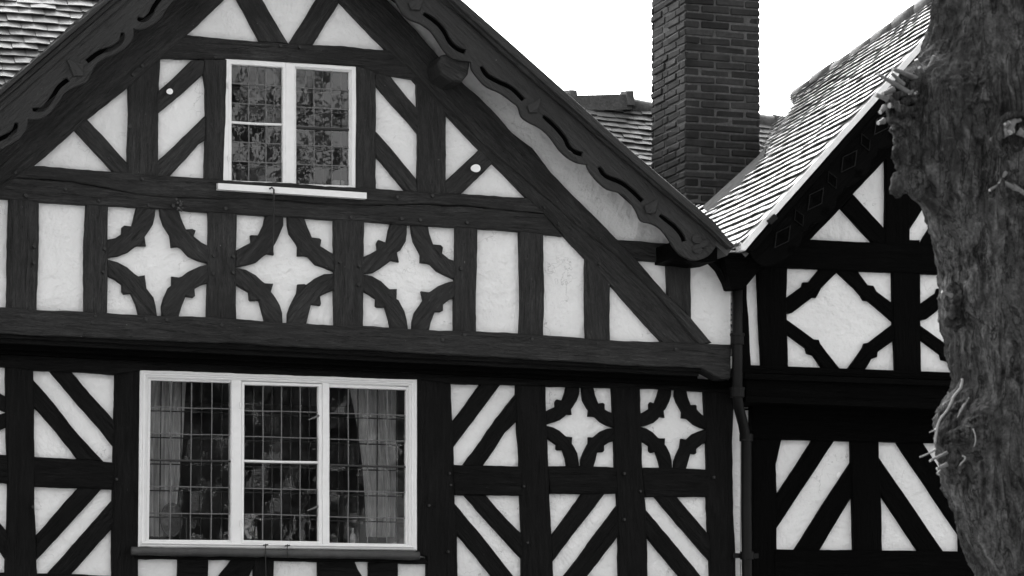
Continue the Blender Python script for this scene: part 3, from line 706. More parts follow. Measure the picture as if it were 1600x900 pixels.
# ---- roofs
def tiles(name, o, du, dv, nu, nv, w, gauge, m, parent, keep=None, bil=None, thick=.013, liftf=1.75, tidy=1.0):
    """plain tiles: rows along du (eaves), climbing dv; each tile its own tilted slab inside one roof mesh"""
    mb = MB(); nrm = du.cross(dv).normalized()
    for j in range(nv):
        off = .5*w if j % 2 else 0
        rowj = random.gauss(0, .004*tidy)
        for i in range(nu):
            u0 = i*w+off; v0 = j*gauge; L_ = gauge*1.75
            if bil: c0, du_, dv_ = bil(u0+w/2, v0)
            else: c0, du_, dv_ = o+du*(u0+w/2)+dv*v0, du, dv
            nn = du_.cross(dv_).normalized()
            if nn.z < 0: nn = -nn
            c0 = c0+dv_*(rowj+random.gauss(0, .005*tidy))
            sag = .012*noise.noise(c0*1.3)
            c0 = c0+nn*(sag+random.gauss(0, .0025*tidy**2))
            if keep and not keep(c0): continue
            a = random.gauss(0, .018*tidy); du2 = du_+dv_*a; hw = w*.49
            lift0 = thick*liftf; lift1 = -thick*.2; cu = random.uniform(.001, .006)*tidy**2
            pts = []
            for vv, lf in ((0, lift0), (1, lift1)):
                pass
            tone = random.random()
            for half in (0, 1):      # two halves give each tile its camber
                ua, ub = (-hw, 0) if half == 0 else (0, hw)
                ha, hb = (0, cu) if half == 0 else (cu, 0)
                F = lambda u, v, h: c0+du2*u+dv_*(v*L_)+nn*h
                mb.hexa([F(ua, 0, lift0+ha+thick), F(ub, 0, lift0+hb+thick), F(ub, 1, lift1+hb+thick), F(ua, 1, lift1+ha+thick), F(ua, 0, lift0+ha), F(ub, 0, lift0+hb), F(ub, 1, lift1+hb), F(ua, 1, lift1+ha)], .05+.95*tone)
    return mb.build(name, m, parent)
def slab(name, pts, th, m, parent):
    a, b, c, d = [Vector(p) for p in pts]; n = (b-a).cross(d-a).normalized()
    if n.z < 0: n = -n
    mb = MB(); mb.hexa([a, b, c, d, a-n*th, b-n*th, c-n*th, d-n*th]); return mb.build(name, m, parent)
# main gable slopes (seen only from beneath and behind)
ap = P(447, -236, YB-.04); eR = P(1149, 386, YB-.04); eL = P(-300, 400, YB-.04)
Dp = Vector((0, 4.5, 0))
def off(v, n): return Vector(v)+Vector(n)
for e in (eR, eL):
    dv = (ap-e); Ls = dv.length; dv.normalize(); du = Vector((0, 1, 0)); nn = du.cross(dv); nn = nn if nn.z > 0 else -nn
    base = e-nn*.02
    roofo = slab('roof', [base+Vector((0, .05, 0)), base+Vector((0, 5.6, 0)), ap-nn*.02+Vector((0, 5.6, 0)), ap-nn*.02+Vector((0, .05, 0))], .05, M['room_wood'], H1)
    tiles('roof_tiles', e+nn*.0-Vector((0, -.08, 0))-dv*.0, du, dv, 32, int(Ls/.12), .17, .12, M['tile'], roofo)
# left range roof seen at the top left
d1 = Vector((0, 1, 1.15)).normalized(); o1 = Vector((P(-330, 300, 0).x, -.12, 4.88))+d1*.75
nR = 38
rl = slab('roof', [o1-Vector((0, 0, .03)), o1+Vector((3.0, 0, -.03)), o1+Vector((3.0, 0, -.03))+d1*4.4, o1+d1*4.4-Vector((0, 0, .03))], .06, M['room_wood'], H1)
tiles('roof_tiles', o1, Vector((1, 0, 0)), d1, 16, 54, .185, .081, M['tile'], rl, thick=.011, liftf=2.4, keep=lambda c: -140 < proj(c)[0] < 330 and proj(c)[1] > -160)
# middle roof behind, with the ridge between the gables
YR = 5.0; r0 = P(860, 151, YR); r1 = P(1260, 194, YR)
d2 = Vector((0, 1, 1.08)).normalized(); Lm = 3.2
rm_dir = (r1-r0).normalized()
m0 = r0-rm_dir*2.0-d2*Lm
rm = slab('roof', [m0-Vector((0, 0, .035)), m0+rm_dir*7-Vector((0, 0, .035)), m0+rm_dir*7+d2*Lm-Vector((0, 0, .035)), m0+d2*Lm-Vector((0, 0, .035))], .06, M['room_wood'], H1)
tiles('roof_tiles', m0, rm_dir, d2, 40, int(Lm/.072), .175, .072, M['tile'], rm, thick=.010, liftf=2.2)
def ridge_line(a, b, n, r, name, m, parent, flare=.012, k=13):
    a, b = Vector(a), Vector(b); L_ = (b-a)/n; d = L_.normalized(); side = d.cross(Vector((0, 0, 1))).normalized(); up = side.cross(d)
    for s in range(n):
        mb = MB(); jz = random.gauss(0, .006); pr = []
        for t_, rr in ((0, r+flare), (.5, r), (1.0, r-.004)):
            for q in (0, 1):
                for i in range(k+1):
                    th = -.75+(math.pi+1.5)*i/k; rr2 = rr-(.016 if q else 0)
                    mb.v.append(a+L_*(s+t_)+side*math.cos(th)*rr2+up*(math.sin(th)*rr2*.95+jz))
        W = k+1
        for st in range(2):
            for i in range(k):
                A = st*2*W; B = (st+1)*2*W
                mb.f += [[A+i, A+i+1, B+i+1, B+i], [A+W+i, B+W+i, B+W+i+1, A+W+i+1]]
        for E in (0, 4*W):
            for i in range(k): mb.f.append([E+i, E+i+1, E+W+i+1, E+W+i])
        mb.t = [0]*len(mb.f)
        mb.build(name, m, parent, True)
rz = Vector((0, 0, .0))
ridge_line(P(981, 170, YR), P(1262, 205, YR), 5, .10, 'ridge_tile', M['ridge'], rm)
# large angular ridge tile with raised collars
def angular(x0, x1, y0, y1, collar=True):
    a, b = P(x0, y0, YR), P(x1, y1, YR); mb = MB()
    def sec(p, h, w_): return [p+Vector((0, -w_, -h)), p+Vector((0, -w_*.75, -.02)), p+Vector((0, 0, .0)), p+Vector((0, w_, -h))]
    A, B = sec(a, .16, .14), sec(b, .16, .14); mb.hexa([*A, *B])
    if collar:
        d = (b-a).normalized()*.05
        C, D = [p+Vector((0, (-.02 if i < 2 else .02), .025)) for i, p in enumerate(sec(b-d, .15, .15))], [p+Vector((0, (-.02 if i < 2 else .02), .025)) for i, p in enumerate(sec(b+d*.3, .15, .15))]
        mb.hexa([*C, *D])
    mb.build('ridge_tile', M['ridge'], rm)
angular(890, 979, 149, 147); angular(800, 891, 142, 146)

# ---- chimney of real bricks
yc = 3.5
cx0 = P(1071, 200, yc).x; cx1 = P(1187, 200, yc).x; cw = cx1-cx0
lo, hi = yc, yc+3
for _ in range(40):
    mid = (lo+hi)/2
    if proj((cx0, mid, 5))[0] > 1018: lo = mid
    else: hi = mid
cdp = lo-yc; zb0, zb1 = 4.6, 8.6
mb = MB(); mb.box(((cx0+cx1)/2, yc+cdp/2, (zb0+zb1)/2), (cw-.010, cdp-.010, zb1-zb0)); core = mb.build('chimney', M['mortar'], rm)
core['label'] = 'tall square brick chimney stack between the two gables'
mb = MB(); ch = .0658; nb = 2.5; bl = cw/nb
row = 0; z = zb0
while z < zb1:
    def run(Lr, axis):
        segs = [bl/2, bl, bl] if (row % 2 == (0 if axis == 'x' else 1)) else [bl, bl, bl/2]
        tot = sum(segs); segs = [s*Lr/tot for s in segs]
        if axis == 'y' and Lr > bl*2.2: segs = ([bl*.5, bl, bl*.5, bl] if row % 2 else [bl*.78, bl, bl*.98, bl*.24]); tt = sum(segs); segs = [s*Lr/tt for s in segs]
        return segs
    for axis, Lr in (('x', cw), ('y', cdp)):
        for face in (0, 1):
            p = 0
            for s in run(Lr, axis):
                gj = random.uniform(.003, .008); l_ = s-2*gj; hh = ch-random.uniform(.007, .015); dpt = .03
                c_ = p+s/2; prd = random.gauss(0, .003); tn = min(1, max(.05, random.gauss(.42, .25))); rt = Matrix.Rotation(random.gauss(0, .008), 3, 'Y' if axis == 'x' else 'X')
                if p == 0 or p+s > Lr-.001: 
                    c_ += (-gj if p == 0 else gj)*.9; 
                if axis == 'x': cc = (cx0+c_, (yc+dpt/2-.004+prd) if face == 0 else yc+cdp-dpt/2+.004, z+ch/2+random.gauss(0, .0015)); sz = (l_, dpt, hh)
                else: cc = ((cx0+dpt/2-.0045+prd) if face == 0 else cx1-dpt/2+.004, yc+c_, z+ch/2+random.gauss(0, .0015)); sz = (dpt, l_, hh)
                mb.box(cc, sz, rt, tn, .0058); p += s
    z += ch; row += 1
me_b = mb.build('brickwork', M['brick'], core)
bvm = me_b.modifiers.new('soft_edges', 'BEVEL'); bvm.width = .008; bvm.segments = 1

# ================================================================== DRAINPIPE in the corner
def ptube(pts, r, y=None): return [P(a, b, yy) for a, b, yy in pts]
dp = prism('drainpipe', [(1143, 446), (1161, 446), (1160, 600), (1143, 600)], -.14, .01, M['ironpipe'], H1, wob=0, bev=.002)
bpy.data.objects.remove(dp)
mb = MB(); rp = .038
up_pts = [P(1152, 445, -.10), P(1152, 560, -.10), P(1152, 618, -.09), P(1154, 636, -.05), P(1161, 662, .04), P(1166, 690, .10), P(1166, 800, .11), P(1168, 960, .11)]
g0 = Vector((up_pts[-1].x, up_pts[-1].y, .1)); mb.tube(up_pts+[g0], rp, 14); pipe = mb.build('drainpipe', M['ironpipe'], H1, True)
def band(px, py, y, r, h):
    mb = MB(); c = P(px, py, y); mb.tube([c+Vector((0, 0, h/2)), c-Vector((0, 0, h/2))], r, 16); return mb
b_ = band(1152, 531, -.10, .047, .065); b_.build('pipe_collar', M['ironpipe'], pipe)
b_ = band(1152, 523, -.10, .053, .018); b_.build('pipe_collar', M['ironpipe'], pipe)
b_ = band(1152, 614, -.095, .052, .06); b_.build('pipe_collar', M['ironpipe'], pipe)
b_ = band(1152, 607, -.095, .056, .014); b_.build('pipe_collar', M['ironpipe'], pipe)
b_ = band(1167, 868, .11, .05, .055); c = P(1167, 868, .11); b_.box(c+Vector((0, .03, 0)), (.2, .02, .035)); b_.build('pipe_bracket', M['ironpipe'], pipe)
b_ = band(1166, 684, .10, .05, .05); b_.build('pipe_collar', M['ironpipe'], pipe)
mb = MB(); tpL, tpR = P(1131, 402, -.22), P(1203, 402, -.22); btL, btR = P(1143, 452, -.15), P(1162, 452, -.15)
md = .26
mb.hexa([tpL, tpR, btR, btL, tpL+Vector((0, md, 0)), tpR+Vector((0, md, 0)), btR+Vector((0, .12, 0)), btL+Vector((0, .12, 0))])
c = (tpL+tpR)/2; mb.box(c+Vector((0, md/2, .008)), ((tpR-tpL).length+.03, md+.03, .028)); mb.build('rain_hopper', TB, pipe)
# lead gutter scraps in the valley mouth, coloured white to paint their glints
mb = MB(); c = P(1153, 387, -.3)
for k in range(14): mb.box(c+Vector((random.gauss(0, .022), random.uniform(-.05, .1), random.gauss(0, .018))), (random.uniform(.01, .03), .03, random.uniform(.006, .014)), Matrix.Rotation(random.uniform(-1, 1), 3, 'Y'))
mb.build('valley_glint_scraps', M['mortarpale'], H1)

# ================================================================== RIGHT HOUSE
WR, WRL = .05, .28
H2 = empty('timber_framed_house', (P(1500, 600, 0).x, .05, 0))
tag(H2, 'darker timbered house with a steep tiled gable half hidden behind the tree trunk', 'house')
prism('plaster_wall', [(1158, 405), (1240, 372), (1500, 60), (1850, 440), (1850, 640), (1158, 600)], WR, .14, M['plaster2'], H2, wob=0, bev=.001)
prism('plaster_wall', [(1158, 600), (1158, 925), (1850, 925), (1850, 610)], WRL, .14, M['plaster2'], H2, wob=0, bev=.001)
hx0, hx1 = P(1158, 900, WRL).x, P(1850, 900, WRL).x
prism('plaster_wall', [(hx0, .4), (hx1, .4), (hx1, zt), (hx0, zt)], WRL+.003, .14, M['plaster2'], H2, wob=0, bev=.001, px=False)
prism('brick_plinth', [(hx0, 0), (hx1, 0), (hx1, .4), (hx0, .4)], WRL-.06, .25, M['brickwall'], H2, wob=0, bev=.004, px=False)
mb = MB(); mb.box((hx1-.07, 4.2, 2.4), (.14, 7.5, 4.8)); mb.box((hx0+.09, 4.2, 2.2), (.14, 7.3, 4.4)); mb.box(((hx0+hx1)/2, 7.9, 2.4), (hx1-hx0, .14, 4.8)); mb.build('side_wall', M['plaster2'], H2)
def tr(kind, pts, wall=WR, **k):
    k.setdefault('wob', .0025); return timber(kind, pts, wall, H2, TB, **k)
tr('post', [(1160, 400), (1168, 400), (1167, 466), (1170, 500), (1174, 575), (1158, 575)])
tr('post', [(1183, 400), (1231, 410), (1229, 466), (1230, 499), (1232, 576), (1191, 576), (1187, 495)])
tr('post', [(1394, 375), (1438, 375), (1438, 480), (1440, 585), (1400, 585), (1396, 503)])
tr('post', [(1385, 190), (1421, 190), (1422, 290), (1422, 385), (1384, 385)])
tr('beam', [(1165, 369), (1268, 374), (1367, 379), (1385, 380), (1437, 382), (1850, 398), (1850, 445), (1500, 430), (1394, 426), (1330, 423), (1235, 419), (1165, 416)])
tr('brace', [(1314, 325), (1333, 303), (1387, 362), (1387, 381), (1366, 381)])
tr('brace', [(1420, 295), (1420, 361), (1436, 337), (1490, 250), (1480, 200)]); tr('brace', [(1436, 384), (1470, 384), (1540, 270), (1510, 268), (1449, 362)])
tr('rafter', [(1172, 395), (1196, 420), (1268, 373), (1316, 323), (1332, 305), (1384, 249), (1500, 118), (1500, 30)])
tr('rafter', [(1500, 30), (1500, 118), (1830, 460), (1850, 420)])
tr('post', [(1600, 375), (1645, 375), (1645, 590), (1602, 590)]); tr('post', [(1800, 385), (1850, 388), (1850, 600), (1800, 600)])
RQ = [[(1281, 421), (1265, 441), (1256, 441), (1254, 448), (1227, 467), (1227, 491), (1238, 489), (1270, 465), (1276, 465), (1284, 450), (1309, 425), (1309, 418)],
      [(1341, 421), (1343, 427), (1356, 445), (1365, 446), (1370, 455), (1398, 476), (1399, 505), (1357, 470), (1350, 469), (1346, 462), (1335, 449), (1309, 425), (1309, 418)],
      [(1228, 498), (1272, 530), (1280, 531), (1282, 537), (1312, 575), (1287, 577), (1272, 555), (1262, 552), (1260, 544), (1228, 520)],
      [(1399, 504), (1359, 535), (1352, 536), (1350, 542), (1326, 576), (1351, 579), (1362, 561), (1371, 558), (1372, 550), (1400, 530)]]
for q in RQ: tr('brace', q)
for q in RQ: tr('brace', [(x+210, y+10) for x, y in q])
def railr(*a): return rail(*a, parent=H2)
rail('jetty_beam', 1162, 1850, 570, 595, .055, -.02, .3, TB, H2); rail('jetty_beam', 1164, 1850, 583, 608, .04, -.09, .3, TB, H2)
rail('jetty_beam', 1166, 1850, 592, 617, .13, -.05, .34, TB, H2); rail('jetty_beam', 1165, 1850, 619, 645, .04, -.075, .34, TB, H2)
tr('beam', [(1175, 625), (1560, 640), (1850, 650), (1850, 705), (1500, 692), (1374, 690), (1271, 688), (1175, 686)], WRL, lift=.02)
tr('post', [(1158, 640), (1223, 640), (1221, 688), (1213, 725), (1214, 775), (1214, 935), (1176, 935), (1176, 640)], WRL, lift=.01)
tr('post', [(1330, 680), (1374, 680), (1374, 720), (1377, 775), (1379, 870), (1335, 870), (1332, 775)], WRL); tr('post', [(1500, 685), (1545, 685), (1545, 935), (1500, 935)], WRL)
tr('post', [(1690, 690), (1735, 690), (1735, 935), (1690, 935)], WRL)
tr('beam', [(1210, 858), (1500, 861), (1850, 872), (1850, 930), (1210, 930)], WRL, lift=.005)
for q in ([(1271, 686), (1305, 687), (1212, 828), (1212, 777)], [(1333, 717), (1334, 772), (1279, 862), (1240, 862)], [(1399, 688), (1440, 689), (1503, 783), (1503, 842)], [(1372, 712), (1476, 864), (1437, 864), (1375, 771)],
          [(1560, 690), (1600, 690), (1690, 820), (1690, 865)]): tr('brace', q, WRL)
mb = MB(); c = P(1310, 741, WRL-.01)

# bargeboard with dark carved lozenges
YB2 = -.30
lob = [(1172, 395), (1176, 404), (1190, 416), (1207, 415), (1225, 406), (1240, 395), (1252, 378), (1254, 362), (1262, 360), (1266, 350), (1282, 347), (1296, 337), (1306, 322), (1307, 308), (1316, 302), (1318, 293), (1330, 290), (1345, 280), (1358, 266), (1361, 250), (1370, 243), (1373, 232), (1390, 230), (1400, 214), (1412, 198), (1416, 184), (1500, 88), (1555, 30)]
b2 = prism('bargeboard', [(1166, 393), (1456, 62), (1555, -50)]+smooth(lob[::-1], k=2), YB2, .03, TB, H2, wob=.0008, bev=.004, grain=.8); b2['label'] = 'near black carved bargeboard with lozenges and small crosses'
b3 = prism('bargeboard', [(1555, -50), (1555, 30), (1640, 130), (1700, 210), (1770, 300), (1900, 450), (1950, 420), (1760, 180)], YB2, .03, TB, H2, wob=.0008, bev=.004, grain=-.8)
M['carve'] = timber_mat('carved_lozenge', .0035, .007, .5, .25)
def loz(c, hl, hw, ang, ring=True):
    ca, sa = math.cos(ang), math.sin(ang)
    pts = [(c[0]+ca*a-sa*b, c[1]+sa*a+ca*b) for a, b in ((-hl, 0), (0, -hw), (hl, 0), (0, hw))]
    inn_ = [(c[0]+(x-c[0])*.89, c[1]+(y-c[1])*.89) for x, y in pts]
    prism('carved_lozenge', pts, YB2-.012, .012, M['carve'], b2, holes=[inn_], wob=0, bev=.002)
    mb = MB()
    for k in range(4):
        th = ang+k*math.pi/2; q = (c[0]+math.cos(th)*4.2, c[1]+math.sin(th)*4.2); mb.tube([P(*q, YB2-.008), P(*q, YB2+.01)], .011, 10)
    mb.tube([P(*c, YB2-.008), P(*c, YB2+.01)], .007, 8); mb.build('carved_cross', TB, b2)
def cross(c):
    mb = MB()
    for k in range(4):
        th = .8+k*math.pi/2; q = (c[0]+math.cos(th)*4.6, c[1]+math.sin(th)*4.6); mb.tube([P(*q, YB2-.008), P(*q, YB2+.01)], .012, 10)
    mb.tube([P(*c, YB2-.008), P(*c, YB2+.01)], .008, 8); mb.build('carved_cross', TB, b2)
dxp, dyp = 52, -59
for k in range(-0, 5):
    loz((1223+k*dxp, 370+k*dyp), 22, 12, -.95); cross((1238+k*dxp, 389+k*dyp)) if k < 4 else None; loz((1249+k*dxp, 340+k*dyp), 15, 8, 1.15)
# verge strip of pale mortar, and the dark fillet below it
prism('verge_strip', [(1158, 391), (1165, 391), (1200, 350), (1300, 236), (1456, 61), (1556, -52), (1556, -68), (1456, 47), (1300, 222), (1199, 336), (1158, 384)], YB2-.06, .10, M['mortarpale'], H2, wob=.002, bev=.004)
prism('verge_strip', [(1166, 393), (1200, 354), (1300, 240), (1456, 63), (1556, -50), (1556, -38), (1456, 75), (1300, 253), (1180, 390)], YB2-.045, .07, TB, H2, wob=.001, bev=.004)
prism('verge_strip', [(1556, -66), (1556, -38), (1900, 390), (1920, 370)], YB2-.05, .08, TB, H2, wob=.001, bev=.004)
mb = MB(); c = P(1206, 343, YB2-.07); mb.box(c, (.07, .04, .04), Matrix.Rotation(-.75, 3, 'Y')); mb.build('gutter_clip', M['ironpipe'], H2)

# the sagging left slope: a twisted patch between verge and ridge
Vb = P(1159, 386, YB2-.04); Vt = P(1555, -62, YB2-.04)
lo, hi = 0., 9.
for _ in range(40):
    mid = (lo+hi)/2
    if proj((Vt.x, Vt.y+mid, Vt.z))[0] > 1243: lo = mid
    else: hi = mid
Rl = lo; r_ = ray(1243, 149); Kt = CAM+r_*((Vt.y+Rl-CAM.y)/r_.y); Kb = Vb+Vector((0, Rl, 0))
Lv = (Vt-Vb).length
def patch(s, t_): return Vb.lerp(Kb, s).lerp(Vt.lerp(Kt, s), t_)
gauge2 = .090; nrow = int(Lv/gauge2); wT = .19
def bil(u, v):
    s, t_ = u/Rl, v/Lv; p = patch(s, t_); e = .01
    return p, (patch(s+e, t_)-patch(s-e, t_)).normalized(), (patch(s, t_+e)-patch(s, t_-e)).normalized()
edge = [(1100, 340), (1112, 335), (1190, 262), (1200, 215), (1243, 150), (1300, 60)]
def right_of(c):
    x, y = proj(c)
    for (xa, ya), (xb, yb) in zip(edge, edge[1:]):
        if yb <= y <= ya: return x > xa+(xb-xa)*(y-ya)/(yb-ya)+1
    return True
rr = slab('roof', [Vb-Vector((0, 0, .05)), Kb-Vector((0, 0, .05)), Kt-Vector((0, 0, .05)), Vt-Vector((0, 0, .05))], .05, M['room_wood'], H2)
# clip the deck where it dies into the middle roof
bpy.data.objects.remove(rr)
deck = [(1162, 386), (1555, -55), (1245, 152), (1205, 215), (1194, 262), (1114, 337)]
mb = MB()
def on_patch(px, py):
    # walk to the patch point that projects to the traced corner
    s, t_ = .3, .3
    for _ in range(60):
        p = proj(patch(s, t_)); e = 1e-3; ps = proj(patch(s+e, t_)); pt = proj(patch(s, t_+e))
        a, b_, c_, d_ = (ps[0]-p[0])/e, (pt[0]-p[0])/e, (ps[1]-p[1])/e, (pt[1]-p[1])/e; det = a*d_-b_*c_
        rx, ry = px-p[0], py-p[1]; s += (d_*rx-b_*ry)/det; t_ += (-c_*rx+a*ry)/det
    return s, t_
st = [(max(.015, a), b) for a, b in (on_patch(*q) for q in deck)]
print('DECK', [(round(a, 2), round(b, 2)) for a, b in st], 'Rl', Rl, 'Lv', Lv, 'chimney', cw, cdp)
dn = (patch(0, 1)-patch(0, 0)).cross(Vector((0, 1, 0))).normalized(); dn = dn if dn.z > 0 else -dn
tp = [patch(a, b)-dn*.01 for a, b in st]; bt = [p-dn*.07 for p in tp]; k = len(tp)
mb.v = tp+bt; mb.f = [list(range(k)), list(range(2*k-1, k-1, -1))]+[[i, (i+1) % k, k+(i+1) % k, k+i] for i in range(k)]; mb.t = [0]*len(mb.f)
rr = mb.build('roof', M['room_wood'], H2)
tiles('roof_tiles', None, Vector((0, 1, 0)), (Vt-Vb).normalized(), int(Rl/wT)+2, nrow+1, wT, gauge2, M['tile_right'], rr, keep=lambda c: right_of(c) and c.y > YB2-.02, bil=bil, thick=.007, liftf=4.4, tidy=.72)
# far slope
Fb = P(1940, 400, YB2-.04); dv = (Vt-Fb).normalized(); 
slab('roof', [Fb, Fb+Vector((0, Rl-.2, 0)), Kt-Vector((0, .2, .02)), Vt-Vector((0, 0, .02))], .06, M['room_wood'], H2)
ridge_line(patch(.975, 1)+Vector((0, 0, -.045)), Vt+Vector((0, 0, .0)), 9, .085, 'ridge_tile', M['ridge'], rr, .004)
# leaded valley strip along the foot of the chimney
def pat(px, py, lift=.03): s, t_ = on_patch(px, py); return patch(s, t_)+dn*lift
q = [pat(1104, 330, .05), pat(1190, 252, .05), pat(1204, 235, .05), pat(1196, 262, .03), pat(1162, 296, .03), pat(1117, 340, .03)]
mb = MB(); k = len(q); mb.v = q+[p-dn*.015 for p in q]; mb.f = [list(range(k)), list(range(2*k-1, k-1, -1))]+[[i, (i+1) % k, k+(i+1) % k, k+i] for i in range(k)]; mb.t = [0]*len(mb.f)
mb.build('lead_valley', M['valley'], rr)

# ================================================================== TREE in the foreground
TY = CAM.y+11.4
sil = [(-1400, 1490), (-300, 1462), (-60, 1474), (0, 1468), (40, 1470), (75, 1464), (100, 1448), (125, 1415), (150, 1398), (180, 1392), (215, 1398), (250, 1402), (285, 1409), (320, 1422), (340, 1438), (365, 1450), (385, 1464), (410, 1476), (430, 1483), (462, 1477), (500, 1484), (530, 1497), (560, 1501), (600, 1500), (630, 1488), (660, 1473), (690, 1468), (730, 1472), (760, 1477), (790, 1486), (830, 1496), (870, 1515), (900, 1534), (960, 1545), (1150, 1530), (1500, 1505), (1860, 1460)]
ctr = [(-1400, 1600), (0, 1588), (300, 1605), (500, 1622), (700, 1628), (900, 1650), (1300, 1650), (1860, 1650)]
def interp(tab, y):
    for (a, b), (c, d) in zip(tab, tab[1:]):
        if a <= y <= c: return b+(d-b)*(y-a)/(c-a)
    return tab[-1][1] if y > tab[-1][0] else tab[0][1]
basesil = [(-1400, 1490), (0, 1472), (200, 1468), (430, 1488), (560, 1505), (760, 1512), (900, 1536), (1150, 1530), (1860, 1460)]
tb = P(1650, 1150, TY); tree = empty('pollarded_tree', (tb.x, TY, 0)); tag(tree, 'rough barked tree trunk with knobbly burrs and cut twigs filling the right edge', 'tree')
NZ, NA = 620, 250
zs_ = []; vs = []; fs = []
mpp = (P(1500, 500, TY)-P(1499, 500, TY)).length
def tree_pt(py, k):
    cx = interp(ctr, py); rb = cx-interp(basesil, py); rs = cx-interp(sil, py); th = 2*math.pi*k
    c = P(cx, py, TY)
    d = Vector((-math.cos(th), -math.sin(th), 0))          # th=0 points to the picture's left, then to the viewer
    toleft = max(0, math.cos(th-.12)); wgt = toleft**7 if rs > rb+3 else toleft**2
    r = (rb+(rs-rb)*wgt)*mpp
    q = Vector((d.x*rb*mpp, d.y*rb*mpp, c.z))
    n1 = noise.fractal(Vector((q.x*5, q.y*5, q.z*2.2)), 1.0, 2.0, 5)
    rdg = noise.ridged_multi_fractal(Vector((q.x*9+3, q.y*9, q.z*2.6+n1*.5)), .9, 2.1, 5, 1, 2)
    n2 = noise.fractal(q*26, 1.0, 2.0, 3)
    n3 = noise.ridged_multi_fractal(Vector((q.x*16+n1, q.y*16, q.z*5)), .9, 2.1, 4, 1, 2)
    r += n1*.042+(rdg-1.1)*.022+(n3-1.1)*.009+n2*.007
    for (bx, by, br, bh) in BURL:
        bc = P(bx, by, TY); 
        dz = (c.z-bc.z); 
        s = (c+d*rb*mpp)-(bc-Vector((0, abs(math.sqrt(max(0, (rb*mpp)**2-min((rb*mpp)**2, (c.x-bc.x)**2)))), 0)))
        dd = s.length/(br*mpp)
        if dd < 1 and by > -50: 
            e = (1-dd*dd)**2; r += e*bh*mpp*(1+.5*noise.fractal(q*38, 1, 2, 3))
    return c+d*r
BURL = [(1592, 222, 55, 30), (1588, 300, 38, 14), (1500, 160, 55, 14), (1462, 200, 50, 12), (1520, 690, 60, 22), (1505, 640, 40, 14), (1500, 490, 35, 12), (1560, 420, 50, 8)]
pys = []
y = -1400.
while y < 1860:
    pys.append(y); y += 1.9 if -60 < y < 960 else 14
for py in pys:
    for k in range(NA): vs.append(tree_pt(py, k/NA))
for j in range(len(pys)-1):
    for k in range(NA): fs.append([j*NA+k, j*NA+(k+1) % NA, (j+1)*NA+(k+1) % NA, (j+1)*NA+k])
mb = MB(); mb.v = vs; mb.f = fs; mb.t = [0]*len(fs); mb.build('trunk', M['bark'], tree, True, origin=(tb.x, TY, 0))
def twig(px, py, dx, dy, ln, r=5, pale=True, dyw=None, m=None):
    a = P(px, py, TY-.0); yy = TY-(.20 if dyw is None else dyw); a = P(px, py, yy); d = (P(px+dx, py+dy, yy)-a); 
    if d.length == 0: return
    d.normalize(); d = (d+Vector((0, random.uniform(-.5, .1), 0))).normalized(); L_ = ln*mpp; bnd = Vector((random.gauss(0, .08), 0, random.gauss(0, .08)))
    pts = [a-d*L_*.6, a, a+d*L_*.5+bnd*L_*.3, a+d*L_]
    mb = MB(); mb.tube(pts, [r*mpp*1.25, r*mpp, r*mpp*.85, r*mpp*.8], 9); tw = mb.build('twig_stub', m or M['twig'], tree)
    if pale: mb = MB(); mb.tube([pts[-1], pts[-1]+d*.003], r*mpp*.78, 9); mb.build('cut_end', M['cutwood'], tw)
# the upper burr with its cluster of cut twigs
for a in ((1392, 128, -24, -12, 22, 4), (1420, 118, -30, -8, 30, 5), (1440, 112, -8, -14, 18, 5), (1452, 104, 10, -22, 16, 4), (1380, 152, -14, -4, 12, 5), (1390, 142, -18, 8, 12, 5), (1405, 126, -20, -16, 16, 4), (1412, 140, -14, -10, 20, 5),
          (1434, 122, -30, -12, 26, 4), (1398, 164, -10, 2, 10, 6), (1380, 170, -10, 10, 8, 5), (1430, 138, -14, 14, 16, 4), (1450, 122, -12, -10, 22, 4), (1378, 190, -10, 4, 7, 5), (1444, 132, -16, 14, 24, 3)): twig(*a[:5], r=a[5]*.75, dyw=.10)
# side burrs
for a in ( (1506, 660, 10, -16, 16, 4), (1500, 675, 8, -10, 10, 6), (1470, 712, -26, 12, 20, 3), (1474, 728, -8, 4, 10, 4), (1512, 700, 8, -14, 14, 3), (1482, 460, -10, -4, 10, 4), (1500, 646, 8, -18, 24, 2)): twig(*a[:5], r=a[5]*.7, dyw=.12)
for a in ((1580, 195, -6, 14, 14, 7), (1560, 210, 10, -12, 22, 5), (1572, 206, 14, -4, 10, 8), (1596, 208, 4, 4, 8, 6), (1585, 190, -14, 4, 20, 3), (1560, 290, -12, 6, 16, 3), (1578, 290, -10, -6, 12, 4), (1590, 296, 8, 4, 12, 5), (1568, 276, -8, 10, 14, 3)): twig(*a[:5], r=a[5]*.8, dyw=.37)
def shoot(pts, r0, r1, dyw):
    q = [P(a+random.gauss(0, .5), b, TY-dyw-.003*i) for i, (a, b) in enumerate(smooth(pts, k=3))]; mb = MB(); mb.tube(q, [(r0+(r1-r0)*i/len(q))*.62*random.uniform(.8, 1.15)*mpp for i in range(len(q))], 8)
    mb.build('dead_shoot', M['shoot'], tree, True)
M['shoot'] = simple('peeled_dead_shoot', .24, .8, .25, 60)
shoot([(1503, 592), (1501, 606), (1488, 622), (1480, 642), (1468, 655), (1463, 678), (1460, 694)], 3.2, 2.4, .15)
shoot([(1462, 670), (1458, 673), (1452, 676)], 2, 1.2, .14); shoot([(1462, 702), (1452, 708), (1438, 714)], 2.6, 1.6, .14)
shoot([(1508, 630), (1501, 640), (1496, 652)], 1.6, 1.0, .22); shoot([(1504, 712), (1508, 716), (1500, 727)], 2.2, 1.4, .22); shoot([(1520, 670), (1524, 684), (1522, 698)], 1.8, 1.2, .24)
